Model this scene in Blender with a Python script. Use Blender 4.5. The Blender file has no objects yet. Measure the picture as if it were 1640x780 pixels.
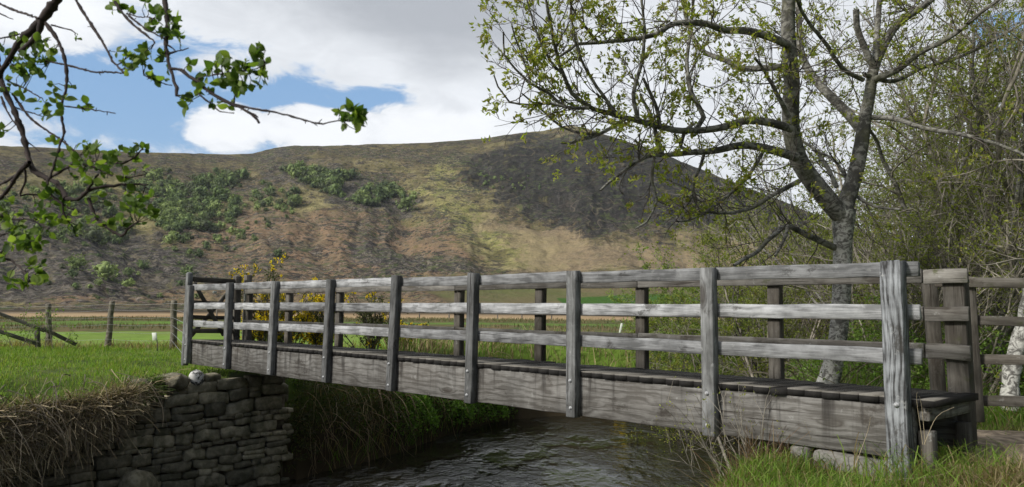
import bpy, bmesh, math, random
import numpy as np
from mathutils import Matrix, Vector
rnd = random.Random(7)
RG = np.random.default_rng(11)
scene = bpy.context.scene
COL = scene.collection
# ------------------------------------------------------------------ camera
F = 1250.0
CZ = 3.30
PITCH = math.atan(98 / F)
ROLL = math.radians(0.5)
cr, sr, cp, sp = math.cos(ROLL), math.sin(ROLL), math.cos(PITCH), math.sin(PITCH)
FW = np.array([0, cp, sp]); R0 = np.array([1., 0, 0]); U0 = np.array([0, -sp, cp])
RT = R0 * cr + U0 * sr
UP = -R0 * sr + U0 * cr
CAM = np.array([0, 0, CZ])
cam = bpy.data.cameras.new('camera')
cam.lens = F / 1640 * 36; cam.sensor_width = 36; cam.clip_end = 9000; cam.clip_start = 0.05
cam.dof.use_dof = True; cam.dof.focus_distance = 13; cam.dof.aperture_fstop = 7
co = bpy.data.objects.new('camera', cam); COL.objects.link(co)
co.matrix_world = Matrix(((RT[0], UP[0], -FW[0], 0), (RT[1], UP[1], -FW[1], 0), (RT[2], UP[2], -FW[2], CZ), (0, 0, 0, 1)))
scene.camera = co
scene.render.resolution_x = 1024; scene.render.resolution_y = 487


def at(px, py, dep):
    """point at a pixel of the photograph and a depth along the view axis"""
    return CAM + dep * (FW + (px - 820) / F * RT - (py - 390) / F * UP)


def project(P):
    P = np.asarray(P, float) - CAM
    f = P @ FW
    return 820 + F * (P @ RT) / f, 390 - F * (P @ UP) / f


# ------------------------------------------------------------------ light
SUN_DIR = np.array([-0.90, -0.55, 0.68]); SUN_DIR /= np.linalg.norm(SUN_DIR)
sun = bpy.data.lights.new('sun', 'SUN'); sun.energy = 3.0; sun.angle = math.radians(8); sun.color = (1, .95, .88)
so = bpy.data.objects.new('sun', sun); COL.objects.link(so)
so.rotation_euler = Vector(SUN_DIR).to_track_quat('Z', 'Y').to_euler()
scene.view_settings.view_transform = 'Standard'; scene.view_settings.look = 'None'
scene.view_settings.exposure = 0.28; scene.view_settings.gamma = 1
scene.cycles.use_adaptive_sampling = True
scene.cycles.max_bounces = 6; scene.cycles.transparent_max_bounces = 6
scene.cycles.diffuse_bounces = 3; scene.cycles.glossy_bounces = 3


class NT:
    """tiny helper to write node trees as expressions"""
    def __init__(s, nt): s.nt = nt
    def n(s, t, **k):
        o = s.nt.nodes.new(t)
        for a, b in k.items(): setattr(o, a, b)
        return o
    def put(s, sock, v):
        if isinstance(v, bpy.types.NodeSocket): s.nt.links.new(v, sock)
        elif v is not None: sock.default_value = v
    def m(s, op, a, b=None, c=None, clamp=False):
        o = s.n('ShaderNodeMath', operation=op, use_clamp=clamp)
        for i, v in enumerate((a, b, c)): s.put(o.inputs[i], v)
        return o.outputs[0]
    def vm(s, op, a, b=None):
        o = s.n('ShaderNodeVectorMath', operation=op); s.put(o.inputs[0], a)
        if b is not None: s.put(o.inputs[1], b)
        return o.outputs[0]
    def noise(s, v, scale, det=4, rough=.55, dist=0, lac=2.0, col=False):
        o = s.n('ShaderNodeTexNoise'); s.put(o.inputs['Vector'], v); s.put(o.inputs['Scale'], scale)
        s.put(o.inputs['Detail'], det); s.put(o.inputs['Roughness'], rough); s.put(o.inputs['Distortion'], dist)
        return o.outputs['Color' if col else 'Fac']
    def vor(s, v, scale, feat='F1', out='Distance', rand=1):
        o = s.n('ShaderNodeTexVoronoi', feature=feat); s.put(o.inputs['Vector'], v); s.put(o.inputs['Scale'], scale)
        s.put(o.inputs['Randomness'], rand)
        return o.outputs[out]
    def map(s, v, a, b, c=0., d=1., smooth=True):
        o = s.n('ShaderNodeMapRange', interpolation_type='SMOOTHSTEP' if smooth else 'LINEAR')
        for i, x in enumerate((v, a, b, c, d)): s.put(o.inputs[i], x)
        return o.outputs[0]
    def mix(s, f, a, b, blend='MIX'):
        o = s.n('ShaderNodeMix', data_type='RGBA', blend_type=blend)
        def c(v): return (*v, 1) if isinstance(v, tuple) and len(v) == 3 else v
        s.put(o.inputs[0], f); s.put(o.inputs[6], c(a)); s.put(o.inputs[7], c(b))
        return o.outputs[2]
    def scale(s, v, xyz):
        o = s.n('ShaderNodeMapping'); s.put(o.inputs[0], v); o.inputs[3].default_value = xyz
        return o.outputs[0]
    def attr(s, name, out='Fac'):
        return s.n('ShaderNodeAttribute', attribute_name=name).outputs[out]
    def sep(s, v):
        o = s.n('ShaderNodeSeparateXYZ'); s.put(o.inputs[0], v); return o.outputs
    def comb(s, x, y, z):
        o = s.n('ShaderNodeCombineXYZ')
        for i, v in enumerate((x, y, z)): s.put(o.inputs[i], v)
        return o.outputs[0]


# ------------------------------------------------------------------ sky
w = bpy.data.worlds.new('World'); scene.world = w; w.use_nodes = True
nt = w.node_tree; nt.nodes.clear(); g = NT(nt)
sky = g.n('ShaderNodeTexSky', sky_type='NISHITA', sun_disc=False)
sky.sun_elevation = math.asin(SUN_DIR[2]); sky.sun_rotation = math.atan2(SUN_DIR[0], SUN_DIR[1])
sky.air_density = 1.3; sky.dust_density = .6; sky.ozone_density = 1.5
tc = g.n('ShaderNodeTexCoord').outputs['Generated']
dx, dy, dz = g.sep(tc)
az = g.m('MULTIPLY', g.m('ARCTAN2', dx, dy), 57.2958)
el = g.m('MULTIPLY', g.m('ARCSINE', dz), 57.2958)
cv = g.comb(g.m('MULTIPLY', az, .05), g.m('MULTIPLY', el, .11), 0.)
wob = g.noise(cv, 2.2, 7, .6, .5)
wob2 = g.noise(g.vm('ADD', cv, (7.3, 2.1, 4.)), 1.1, 5, .55)
fine = g.noise(g.vm('ADD', cv, (1.3, 9.1, 2.)), 5.5, 8, .62, .6)
wv = g.m('SUBTRACT', wob, .5); wv2 = g.m('SUBTRACT', wob2, .5); fv = g.m('SUBTRACT', fine, .5)


def blob(ax, ey, rx, ry):
    """soft patch of sky at azimuth ax, elevation ey (degrees)"""
    a = g.m('DIVIDE', g.m('SUBTRACT', az, ax), rx); b = g.m('DIVIDE', g.m('SUBTRACT', el, ey), ry)
    return g.m('SUBTRACT', 1.0, g.m('SQRT', g.m('ADD', g.m('MULTIPLY', a, a), g.m('MULTIPLY', b, b))))


def mx(*a):
    r = a[0]
    for b in a[1:]: r = g.m('MAXIMUM', r, b)
    return r


gap = mx(blob(-27, 13.5, 13, 6.0), blob(-17, 13.0, 9, 4.2), blob(-11., 14.2, 5.2, 1.7), blob(-34, 19, 5, 3.), blob(33, 17, 2.2, 1.6), blob(-70, 20, 20, 10), blob(60, 30, 12, 6), blob(170, 30, 40, 12))
puff = mx(blob(-20.3, 12.0, 3.6, 1.9), blob(-14.0, 12.2, 6.0, 1.8), blob(-5.5, 12.6, 8.0, 2.2), blob(-32, 17.5, 6, 2.5))
gapn = g.m('ADD', g.m('ADD', gap, g.m('MULTIPLY', wv, 1.3)), g.m('MULTIPLY', fv, 1.25))
puffn = g.m('ADD', g.m('ADD', puff, g.m('MULTIPLY', wv, .9)), g.m('MULTIPLY', fv, .9))
clear = g.map(gapn, .10, .50)
clear = g.m('MULTIPLY', clear, g.map(puffn, .02, .24, 1, 0))
# brightness of the cloud: pale edges, grey bodies
grey = mx(blob(-7, 22, 17, 5.2), blob(-13, 24, 10, 4))
greyn = g.m('ADD', g.m('ADD', grey, g.m('MULTIPLY', wv2, 1.6)), g.m('MULTIPLY', wv, .6))
body = g.map(greyn, -.15, .75)
cloud = g.mix(body, (7.6, 7.9, 8.3), (4.1, 4.35, 4.75))
cloud = g.mix(g.map(g.m('ADD', fv, g.m('MULTIPLY', wv2, .6)), -.3, .35), g.mix(.30, cloud, (3.4, 3.6, 4.0)), cloud)
cloud = g.mix(g.map(puffn, .0, .6, 0, .75), cloud, (8.6, 8.8, 9.1))
# unseen cloud added: dark behind right to shade posts, bright towards the sun
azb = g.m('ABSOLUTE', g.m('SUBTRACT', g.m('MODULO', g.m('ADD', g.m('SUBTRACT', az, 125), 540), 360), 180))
shade_cloud = g.m('MULTIPLY', g.map(azb, 105, 65), g.map(el, 85, 55))
cloud = g.mix(g.m('MULTIPLY', shade_cloud, .95), cloud, (1.1, 1.15, 1.25))
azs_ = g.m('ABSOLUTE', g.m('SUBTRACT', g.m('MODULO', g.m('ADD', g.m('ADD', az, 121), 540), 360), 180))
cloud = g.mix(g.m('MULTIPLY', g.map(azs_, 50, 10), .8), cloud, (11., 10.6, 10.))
blue = g.mix(.55, sky.outputs[0], (2.1, 4.0, 7.2))
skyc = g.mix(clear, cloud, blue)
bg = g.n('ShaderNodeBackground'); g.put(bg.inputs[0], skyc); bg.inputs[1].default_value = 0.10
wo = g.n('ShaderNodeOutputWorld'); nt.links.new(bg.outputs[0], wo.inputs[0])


# ------------------------------------------------------------------ object helpers
def tag(o, label=None, cat=None, group=None, kind=None):
    if label: o['label'] = label
    if cat: o['category'] = cat
    if group: o['group'] = group
    if kind: o['kind'] = kind
    return o


def empty(name, loc, label, cat, group=None, mat=None):
    o = bpy.data.objects.new(name, None); COL.objects.link(o)
    if mat is not None: o.matrix_world = mat
    else: o.location = [float(v) for v in loc]
    o.empty_display_size = .2
    return tag(o, label, cat, group)


def link(name, me, parent=None, mats=None):
    o = bpy.data.objects.new(name, me); COL.objects.link(o)
    if parent is not None: o.parent = parent
    for m_ in (mats or []): me.materials.append(m_)
    return o


def mesh(name, V, faces, mat=None, parent=None, smooth=False, attrs=None, org=None):
    """faces: list of int arrays (n,3) or (n,4)"""
    V = np.asarray(V, np.float32)
    if org is not None: V = V - np.asarray(org, np.float32)
    me = bpy.data.meshes.new(name)
    faces = [np.asarray(f, np.int32) for f in faces if len(f)]
    me.vertices.add(len(V)); me.vertices.foreach_set('co', V.ravel())
    tot = np.concatenate([np.full(len(f), f.shape[1], np.int32) for f in faces])
    li = np.concatenate([f.ravel() for f in faces])
    st = np.concatenate([[0], np.cumsum(tot)[:-1]]).astype(np.int32)
    me.loops.add(len(li)); me.loops.foreach_set('vertex_index', li)
    me.polygons.add(len(tot)); me.polygons.foreach_set('loop_start', st)
    try: me.polygons.foreach_set('loop_total', tot)
    except Exception: pass
    me.update(calc_edges=True); me.validate()
    if smooth: me.polygons.foreach_set('use_smooth', np.ones(len(me.polygons), bool))
    for k, a in (attrs or {}).items():
        a = np.asarray(a, np.float32)
        if a.ndim == 1:
            x = me.attributes.new(k, 'FLOAT', 'POINT'); x.data.foreach_set('value', a)
        else:
            x = me.attributes.new(k, 'FLOAT_COLOR', 'POINT')
            x.data.foreach_set('color', np.c_[a, np.ones(len(a))].astype(np.float32).ravel())
    o = link(name, me, parent, [mat] if mat else None)
    return o


# ------------------------------------------------------------------ numpy noise
_T = np.random.default_rng(3).random((256, 256)).astype(np.float32)


def vn(x, y, seed=0):
    x = np.asarray(x, float) + seed * 17.31; y = np.asarray(y, float) + seed * 9.17
    xi = np.floor(x).astype(int); yi = np.floor(y).astype(int)
    fx = x - xi; fy = y - yi; fx = fx * fx * (3 - 2 * fx); fy = fy * fy * (3 - 2 * fy)
    a = _T[xi & 255, yi & 255]; b = _T[(xi + 1) & 255, yi & 255]; c = _T[xi & 255, (yi + 1) & 255]; d = _T[(xi + 1) & 255, (yi + 1) & 255]
    return (a + (b - a) * fx) * (1 - fy) + (c + (d - c) * fx) * fy


def fbm(x, y, o=4, seed=0, gain=.5):
    s = 0; a = 1; t = 0
    for i in range(o):
        s = s + a * vn(x * 2 ** i, y * 2 ** i, seed + i * 3); t += a; a *= gain
    return s / t


def sst(a, b, x):
    t = np.clip((np.asarray(x, float) - a) / (b - a), 0, 1); return t * t * (3 - 2 * t)


# ------------------------------------------------------------------ materials
def newmat(name):
    m_ = bpy.data.materials.new(name); m_.use_nodes = True
    t = m_.node_tree; b = t.nodes['Principled BSDF']
    return m_, NT(t), b


def bumped(g_, b, h, strength, dist):
    o = g_.n('ShaderNodeBump'); g_.put(o.inputs['Height'], h); o.inputs['Strength'].default_value = strength
    o.inputs['Distance'].default_value = dist
    g_.put(b.inputs['Normal'], o.outputs[0])


def wood(name, lo, hi, drip=0., warm=0., moss=0., rough=.85, rk=.20, rf=60.):
    m_, q, b = newmat(name)
    oc = q.n('ShaderNodeTexCoord').outputs['Object']
    ri = q.n('ShaderNodeObjectInfo').outputs['Random']
    v = q.vm('ADD', oc, q.comb(q.m('MULTIPLY', ri, 37.), q.m('MULTIPLY', ri, 5.), q.m('MULTIPLY', ri, 11.)))
    x, y, z = q.sep(v)
    # long growth rings wandering round knots
    low = q.noise(q.scale(v, (1.1, 4.0, 4.0)), 1.3, 3, .5, .3)
    kn = q.vor(q.scale(v, (1.0, 3.2, 3.2)), 1.25)
    knot = q.map(kn, .05, .24, 1, 0)
    ph = q.m('ADD', q.m('MULTIPLY', low, 26.), q.m('MULTIPLY', q.m('ADD', z, y), rf))
    ph = q.m('ADD', ph, q.m('MULTIPLY', knot, 9.))
    ring = q.m('MULTIPLY_ADD', q.m('SINE', ph), .5, .5)
    ring = q.m('POWER', ring, 2.2)
    fib = q.noise(q.scale(v, (2.5, 90., 90.)), 1.0, 5, .65)
    fib2 = q.noise(q.scale(v, (9., 200., 200.)), 1.0, 3, .6)
    blot = q.noise(v, 3.2, 6, .62)
    crack = q.map(q.noise(q.scale(v, (1.3, 42., 42.)), 1.0, 4, .5), .31, .36, 1, 0)
    t = q.m('MULTIPLY_ADD', fib, .9, -.16)
    t = q.m('ADD', t, q.m('MULTIPLY', q.m('SUBTRACT', fib2, .5), .5))
    t = q.m('SUBTRACT', t, q.m('MULTIPLY', ring, rk))
    t = q.m('ADD', t, q.m('MULTIPLY', q.m('SUBTRACT', blot, .5), 1.3), clamp=True)
    c = q.mix(t, lo, hi)
    c = q.mix(q.m('MULTIPLY', knot, .78), c, (.04, .034, .028))
    c = q.mix(q.m('MULTIPLY', crack, .75), c, (.025, .022, .02))
    st = q.map(q.noise(q.scale(v, (1., 1.6, 1.6)), 2.4, 6, .75), .57, .66)
    c = q.mix(q.m('MULTIPLY', st, .72), c, (.035, .032, .028))
    pale = q.map(q.noise(v, 9., 4, .7), .63, .70)
    c = q.mix(q.m('MULTIPLY', pale, .35), c, (.42, .43, .42))
    if warm: c = q.mix(q.m('MULTIPLY', q.noise(v, 1.7, 3), warm), c, (.16, .115, .075))
    if moss: c = q.mix(q.map(q.noise(v, 6., 5, .7), .62 - moss, .75), c, (.07, .075, .035))
    if drip:
        cz_ = q.m('ADD', z, q.m('ADD', q.m('MULTIPLY', q.noise(q.comb(q.m('MULTIPLY', x, 1.1), 0., 3.), 1.0, 4, .6), .16), -.005))
        ck = q.map(q.m('ABSOLUTE', cz_), .0, .0045, 1, 0)
        c = q.mix(q.m('MULTIPLY', ck, .9), c, (.012, .010, .009))
        c = q.mix(q.m('MULTIPLY', q.map(cz_, .0, -.03), .35), c, (.30, .295, .28))
        dr = q.noise(q.comb(q.m('MULTIPLY', x, 9.), 0., q.m('MULTIPLY', z, .55)), 1.0, 5, .6)
        top = q.map(q.sep(oc)[2], -.30, .24)
        dk = q.m('MULTIPLY', q.map(dr, .50, .66), top)
        c = q.mix(q.m('MULTIPLY', dk, drip), c, (.03, .027, .024))
    hv = q.m('MULTIPLY_ADD', ri, .6, .68)
    c = q.mix(1.0, c, q.comb(hv, hv, hv), 'MULTIPLY')
    q.put(b.inputs['Base Color'], c); b.inputs['Roughness'].default_value = rough
    b.inputs['Specular IOR Level'].default_value = .25
    h = q.m('SUBTRACT', q.m('ADD', q.m('MULTIPLY', fib, .8), q.m('MULTIPLY', fib2, .3)), q.m('ADD', q.m('MULTIPLY', crack, .8), q.m('MULTIPLY', ring, .25)))
    bumped(q, b, h, .75, .006)
    return m_


M = {}
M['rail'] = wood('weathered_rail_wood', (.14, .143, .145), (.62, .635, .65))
M['post'] = wood('weathered_post_wood', (.085, .087, .085), (.36, .37, .375))
M['oldpost'] = wood('split_post_wood', (.03, .03, .03), (.50, .53, .56), rk=.26, rf=150.)
M['beam'] = wood('weathered_beam_wood', (.10, .098, .092), (.40, .40, .385), drip=.9, warm=.2, rk=.30, rf=85.)
M['deck'] = wood('deck_wood', (.045, .042, .038), (.17, .16, .145), warm=.5)
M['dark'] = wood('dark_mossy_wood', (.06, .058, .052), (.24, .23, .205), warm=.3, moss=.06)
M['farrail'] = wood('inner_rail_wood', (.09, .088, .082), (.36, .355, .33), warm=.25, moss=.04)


def simple(name, col, rough=.8, spec=.3, var=.25, scale=6., bump=0., metal=0.):
    m_, q, b = newmat(name)
    oc = q.n('ShaderNodeTexCoord').outputs['Object']
    n_ = q.noise(oc, scale, 5, .6)
    c = q.mix(q.map(n_, .3, .7), tuple(v * (1 - var) for v in col), tuple(min(1, v * (1 + var)) for v in col))
    q.put(b.inputs['Base Color'], c); b.inputs['Roughness'].default_value = rough
    b.inputs['Specular IOR Level'].default_value = spec; b.inputs['Metallic'].default_value = metal
    if bump: bumped(q, b, n_, .6, bump)
    return m_


M['steel'] = simple('galvanised_steel', (.35, .36, .37), .5, .5, .3, 60)
M['mesh_grip'] = simple('wire_grip', (.16, .155, .145), .7, .3, .3, 40)
M['plastic'] = simple('white_plastic', (.62, .66, .60), .6, .4, .1)
M['concrete'] = simple('concrete', (.17, .165, .15), .9, .2, .4, 9, .02)


def foliage(name, trans=.35, rough=.55, sat=1.):
    """leaf or blade: own colour comes from the mesh's Col attribute"""
    m_, q, b = newmat(name)
    c = q.attr('Col', 'Color')
    q.put(b.inputs['Base Color'], c); b.inputs['Roughness'].default_value = rough
    b.inputs['Specular IOR Level'].default_value = .3
    tr = q.n('ShaderNodeBsdfTranslucent')
    q.put(tr.inputs[0], q.mix(1.0, c, (1.25, 1.35, .55), 'MULTIPLY'))
    ms = q.n('ShaderNodeMixShader'); ms.inputs[0].default_value = trans
    q.nt.links.new(b.outputs[0], ms.inputs[1]); q.nt.links.new(tr.outputs[0], ms.inputs[2])
    q.nt.links.new(ms.outputs[0], q.nt.nodes['Material Output'].inputs[0])
    return m_


M['leaf'] = foliage('spring_leaf', .55)
M['grass'] = foliage('grass_blade', .45)
M['drygrass'] = foliage('dry_stalk', .12, .8)
M['farleaf'] = foliage('far_tree_leaf', .15, .9)


def bark(name, pale, dark, moss, band=1.0, mossamt=.5):
    m_, q, b = newmat(name)
    oc = q.n('ShaderNodeTexCoord').outputs['Object']
    n1 = q.noise(q.scale(oc, (9, 9, 13)), 1.0, 6, .7, 1.2)
    n2 = q.noise(oc, 4.0, 6, .65)
    n3 = q.noise(oc, 26., 4, .7)
    c = q.mix(q.map(n1, .42, .60), pale, dark)
    c = q.mix(q.map(n2, .52, .62), c, dark)
    c = q.mix(q.m('MULTIPLY', q.map(q.noise(oc, 2.2, 5, .7), .52, .62), mossamt), c, moss)
    c = q.mix(q.m('MULTIPLY', n3, .5), c, tuple(v * .5 for v in pale))
    q.put(b.inputs['Base Color'], c); b.inputs['Roughness'].default_value = .9
    b.inputs['Specular IOR Level'].default_value = .2
    bumped(q, b, q.m('ADD', n1, n3), .8, .012)
    return m_


M['birch'] = bark('birch_trunk_bark', (.55, .55, .51), (.06, .055, .05), (.12, .12, .07), mossamt=.3)
M['limb'] = bark('mottled_limb_bark', (.32, .315, .285), (.05, .047, .042), (.11, .11, .05), mossamt=.55)
M['twig'] = simple('grey_twig_bark', (.10, .088, .078), .9, .2, .5, 5)
M['greytwig'] = simple('pale_grey_twig_bark', (.25, .23, .19), .9, .2, .5, 5)
M['darktwig'] = simple('dark_twig_bark', (.035, .026, .024), .85, .3, .5, 25, .003)


def stone_mat():
    m_, q, b = newmat('wall_stone')
    oc = q.n('ShaderNodeTexCoord').outputs['Object']
    tone = q.attr('tone')
    n1 = q.noise(oc, 7., 6, .65); n2 = q.noise(oc, 30., 5, .7)
    c = q.mix(tone, (.17, .155, .115), (.44, .395, .29))
    c = q.mix(q.map(n1, .42, .62), q.mix(1., c, (.55, .56, .52), 'MULTIPLY'), c)
    c = q.mix(q.m('MULTIPLY', q.map(q.noise(oc, 3.1, 5, .65), .50, .66), .6), c, (.055, .062, .026))
    c = q.mix(q.m('MULTIPLY', q.map(n2, .66, .72), .5), c, (.33, .33, .30))
    q.put(b.inputs['Base Color'], c); b.inputs['Roughness'].default_value = .9
    bumped(q, b, q.m('ADD', n1, q.m('MULTIPLY', n2, .5)), .8, .02)
    return m_


M['stone'] = stone_mat()
M['joint'] = simple('wall_joint_earth', (.11, .095, .07), .95, .1, .4, 12)
M['earth'] = simple('bank_earth', (.055, .042, .028), .95, .1, .5, 5, .03)

# ------------------------------------------------------------------ bridge frame
TH = .7902
P0 = np.array([-6.1974, 14.9604])
EX = np.array([math.sin(TH), -math.cos(TH)])      # along the bridge, towards the near bank
EY = np.array([math.cos(TH), math.sin(TH)])       # across it, away from the camera
SP = 1.5926


def B(a, w_, z):
    """bridge frame: a along from the far end, w across from the outer post face, z above the deck"""
    p = P0 + EX * a + EY * w_
    return np.array([p[0], p[1], CZ - .7288 + .0031 * a + .015 - .03 * w_ + z])


def a_for(px, w_, z):
    lo, hi = -3., 14.
    for _ in range(40):
        mid = (lo + hi) / 2
        if project(B(mid, w_, z))[0] < px: lo = mid
        else: hi = mid
    return mid


WL = P0 + EX * 1.62          # the abutment wall's face passes here, running along EY
# ------------------------------------------------------------------ river shape
left_edge = [(-30, -22), (-16, -1), (-10.6, 7.2), tuple(WL + EY * -4.9 + EX * .8), tuple(WL + EY * -3.7 + EX * .35), tuple(WL + EY * -3.1 + EX * .05), tuple(WL + EY * 1.5),
             (-3.9, 15.4), (-3.1, 16.6), (-2.4, 18.0), (-1.7, 20.0), (-.4, 22.6), (1.5, 23.8), (5, 25), (11, 27), (24, 31), (60, 38)]
right_edge = [(60, 31), (26, 25), (15, 21.5), (9.5, 19.5), (6.2, 17.2), (4.7, 14), (3.6, 11), (2.6, 8.8), (1.6, 7.5), (.6, 6.0), (-.2, 4.2), (-.9, 1.5), (-1.5, -2), (-4, -10), (-10, -24)]
RIV = np.array(left_edge + right_edge, float)


def river_d(x, y):
    """distance to the river's edge, positive on land"""
    x = np.asarray(x, float); y = np.asarray(y, float)
    d2 = np.full(x.shape, 1e9); ins = np.zeros(x.shape, bool)
    for i in range(len(RIV)):
        a = RIV[i]; b = RIV[(i + 1) % len(RIV)]; e = b - a
        t = np.clip(((x - a[0]) * e[0] + (y - a[1]) * e[1]) / (e @ e), 0, 1)
        d2 = np.minimum(d2, (x - a[0] - t * e[0]) ** 2 + (y - a[1] - t * e[1]) ** 2)
        c = ((a[1] > y) != (b[1] > y))
        with np.errstate(divide='ignore', invalid='ignore'):
            xx = a[0] + (y - a[1]) * e[0] / (e[1] if abs(e[1]) > 1e-9 else 1e-9)
        ins ^= c & (x < xx)
    d = np.sqrt(d2)
    return np.where(ins, -d, d)


def ground_z(x, y):
    x = np.asarray(x, float); y = np.asarray(y, float)
    r = np.hypot(x, y)
    d = river_d(x, y)
    top = np.interp(r, [0, 30, 60, 320, 2000], [1.95, 1.98, 1.75, .05, -.3])
    top = top + ((fbm(x * .35, y * .35, 3, 1) - .5) * .28 + (fbm(x * .9 + 5, y * .9, 3, 12) - .5) * .22) * np.clip(1.4 - r / 60, 0.15, 1)
    # right-hand bank rises a little towards the path
    top = top + .10 * np.exp(-((x - 5) ** 2 + (y - 7) ** 2) / 9)
    s = (x - WL[0]) * EY[0] + (y - WL[1]) * EY[1]; q = (x - WL[0]) * EX[0] + (y - WL[1]) * EX[1]
    atwall = (s > -3.1) & (s < 1.5) & (q > -3) & (q < .5)
    wd = np.where(atwall, .22, 1.15 + .5 * (fbm(x * .5, y * .5, 2, 5) - .5))
    off = np.where(atwall, .16, -.12)
    k = sst(0, 1, (d - off) / wd) ** .8
    edge = -.05 + .12 * (fbm(x * .8, y * .8, 3, 8) - .5)
    bed = -.75
    z = np.where(d > off, edge + (top - edge) * k, np.maximum(bed, edge + (d - off) * .8))
    z = z - np.where((s < -1.0) & (q < 1.5) & (q > -5) & (d > 0), (.42 + .3 * (fbm(s * .9, q * .6, 2, 19) - .5)) * np.exp(-np.clip(d, 0, 9) / 1.0) * np.clip((-1.0 - s) / 1.2, 0, 1), 0)
    # nudge the lip of the left bank so it overhangs softly
    z = z + np.where((d > .8) & (d < 3.0) & (x < -3) & (y < 14), .10 * np.sin((d - .8) / 2.2 * math.pi) * 1.0, 0)
    return z


# ground sheet: fine in front, coarse behind, out to the foot of the fell
azs = np.concatenate([np.arange(-180, -75, 5.), np.arange(-75, -40, 1.), np.arange(-40, 42, .16), np.arange(42, 75, 1.), np.arange(75, 180, 5.)])
rs = np.concatenate([[.3], np.geomspace(1., 40, 300), np.geomspace(41, 420, 110), [600, 1000, 1900]])
A, Rr = np.meshgrid(np.radians(azs), rs)
gx = Rr * np.sin(A); gy = Rr * np.cos(A)
gz = ground_z(gx, gy)
nr, na = gx.shape
idx = np.arange(nr * na).reshape(nr, na)
f1 = np.stack([idx[:-1, :-1], idx[1:, :-1], idx[1:, 1:], idx[:-1, 1:]], -1).reshape(-1, 4)[:, ::-1]
wrap = np.stack([idx[:-1, -1], idx[1:, -1], idx[1:, 0], idx[:-1, 0]], -1)[:, ::-1]
m_, q, b = newmat('meadow_ground')
oc = q.n('ShaderNodeTexCoord').outputs['Object']
gxn, gyn, gzn = q.sep(oc)
rr = q.vm('LENGTH', oc)
rr = q.nt.nodes[-1].outputs['Value']
wn = q.noise(q.scale(oc, (.02, .05, 0)), 1.0, 4, .6)
rw = q.m('MULTIPLY', rr, q.m('MULTIPLY_ADD', wn, .55, .72))
fineg = q.noise(oc, 2.2, 6, .7); midg = q.noise(oc, .18, 5, .6)
grn = q.mix(q.map(fineg, .3, .7), (.13, .22, .032), (.19, .29, .052))
grn = q.mix(q.map(midg, .4, .65), grn, (.165, .23, .05))
rushn = q.noise(q.scale(oc, (.5, .14, 1)), 1.0, 6, .7)
rush = q.mix(q.map(rushn, .35, .65), (.065, .095, .028), (.14, .105, .052))
strip = q.mix(q.map(midg, .35, .6), (.12, .21, .035), (.10, .15, .035))
tan = q.mix(q.map(q.noise(q.scale(oc, (.03, .02, 1)), 1.0, 5, .6), .35, .65), (.33, .22, .12), (.46, .34, .20))
nearc = q.mix(q.map(fineg, .35, .65), (.050, .088, .015), (.10, .12, .035))
c = q.mix(q.map(rw, 20, 25), nearc, grn)
c = q.mix(q.map(rw, 40, 41.5), c, rush)
c = q.mix(q.map(rw, 58, 60), c, strip)
c = q.mix(q.map(rw, 68, 70), c, rush)
c = q.mix(q.map(rw, 96, 99), c, tan)
c = q.mix(q.map(rw, 250, 300), c, q.mix(q.map(midg, .4, .6), (.16, .15, .07), (.24, .18, .10)))
c = q.mix(q.map(gzn, 1.5, .6), c, q.mix(fineg, (.03, .024, .015), (.075, .058, .035)))
q.put(b.inputs['Base Color'], c); b.inputs['Roughness'].default_value = 1.
b.inputs['Specular IOR Level'].default_value = .1
bumped(q, b, fineg, .6, .05)
tag(mesh('ground', np.stack([gx.ravel(), gy.ravel(), gz.ravel()], 1), [f1, wrap], m_, smooth=True), kind='structure')

# ------------------------------------------------------------------ water
m_, q, b = newmat('river_water')
oc = q.n('ShaderNodeTexCoord').outputs['Object']
o2 = q.n('ShaderNodeMapping'); q.put(o2.inputs[0], oc); o2.inputs[2].default_value = (0, 0, math.radians(12)); o2.inputs[3].default_value = (1.35, 1.05, 1)
v = o2.outputs[0]
calm = q.map(q.noise(q.scale(oc, (.5, .25, 1)), 1.0, 4, .6), .42, .56, .22, 1.25)
h = q.m('ADD', q.m('MULTIPLY', q.noise(v, 1.9, 4, .6, 1.2), 1.2), q.m('MULTIPLY', q.noise(v, 6.5, 3, .6, .8), .30))
h = q.m('MULTIPLY', h, calm)
b.inputs['Base Color'].default_value = (.012, .011, .007, 1); b.inputs['Roughness'].default_value = .04
b.inputs['IOR'].default_value = 1.5; b.inputs['Specular IOR Level'].default_value = .5
bumped(q, b, h, 1.0, .085)
wx = [-40, 70]; wy = [-30, 60]
tag(mesh('water', [(wx[0], wy[0], 0), (wx[1], wy[0], 0), (wx[1], wy[1], 0), (wx[0], wy[1], 0)], [[(0, 1, 2, 3)]], m_), kind='structure')

# ------------------------------------------------------------------ the fell
SK = np.array([(-900, 262), (-400, 245), (0, 233), (60, 236), (130, 240), (200, 243), (300, 246), (370, 247), (405, 246), (440, 237), (470, 233), (520, 234),
               (600, 231), (680, 229), (760, 223), (800, 218), (840, 213), (872, 210), (895, 204), (915, 201), (935, 204), (960, 213), (1000, 226),
               (1050, 243), (1100, 262), (1150, 283), (1200, 302), (1250, 322), (1300, 343), (1400, 380), (1500, 405), (1640, 430), (2000, 445), (3200, 450)], float)


def dir_of(px, py):
    v_ = FW[None] + (np.atleast_1d(px)[:, None] - 820) / F * RT[None] - (np.atleast_1d(py)[:, None] - 390) / F * UP[None]
    return v_


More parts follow.
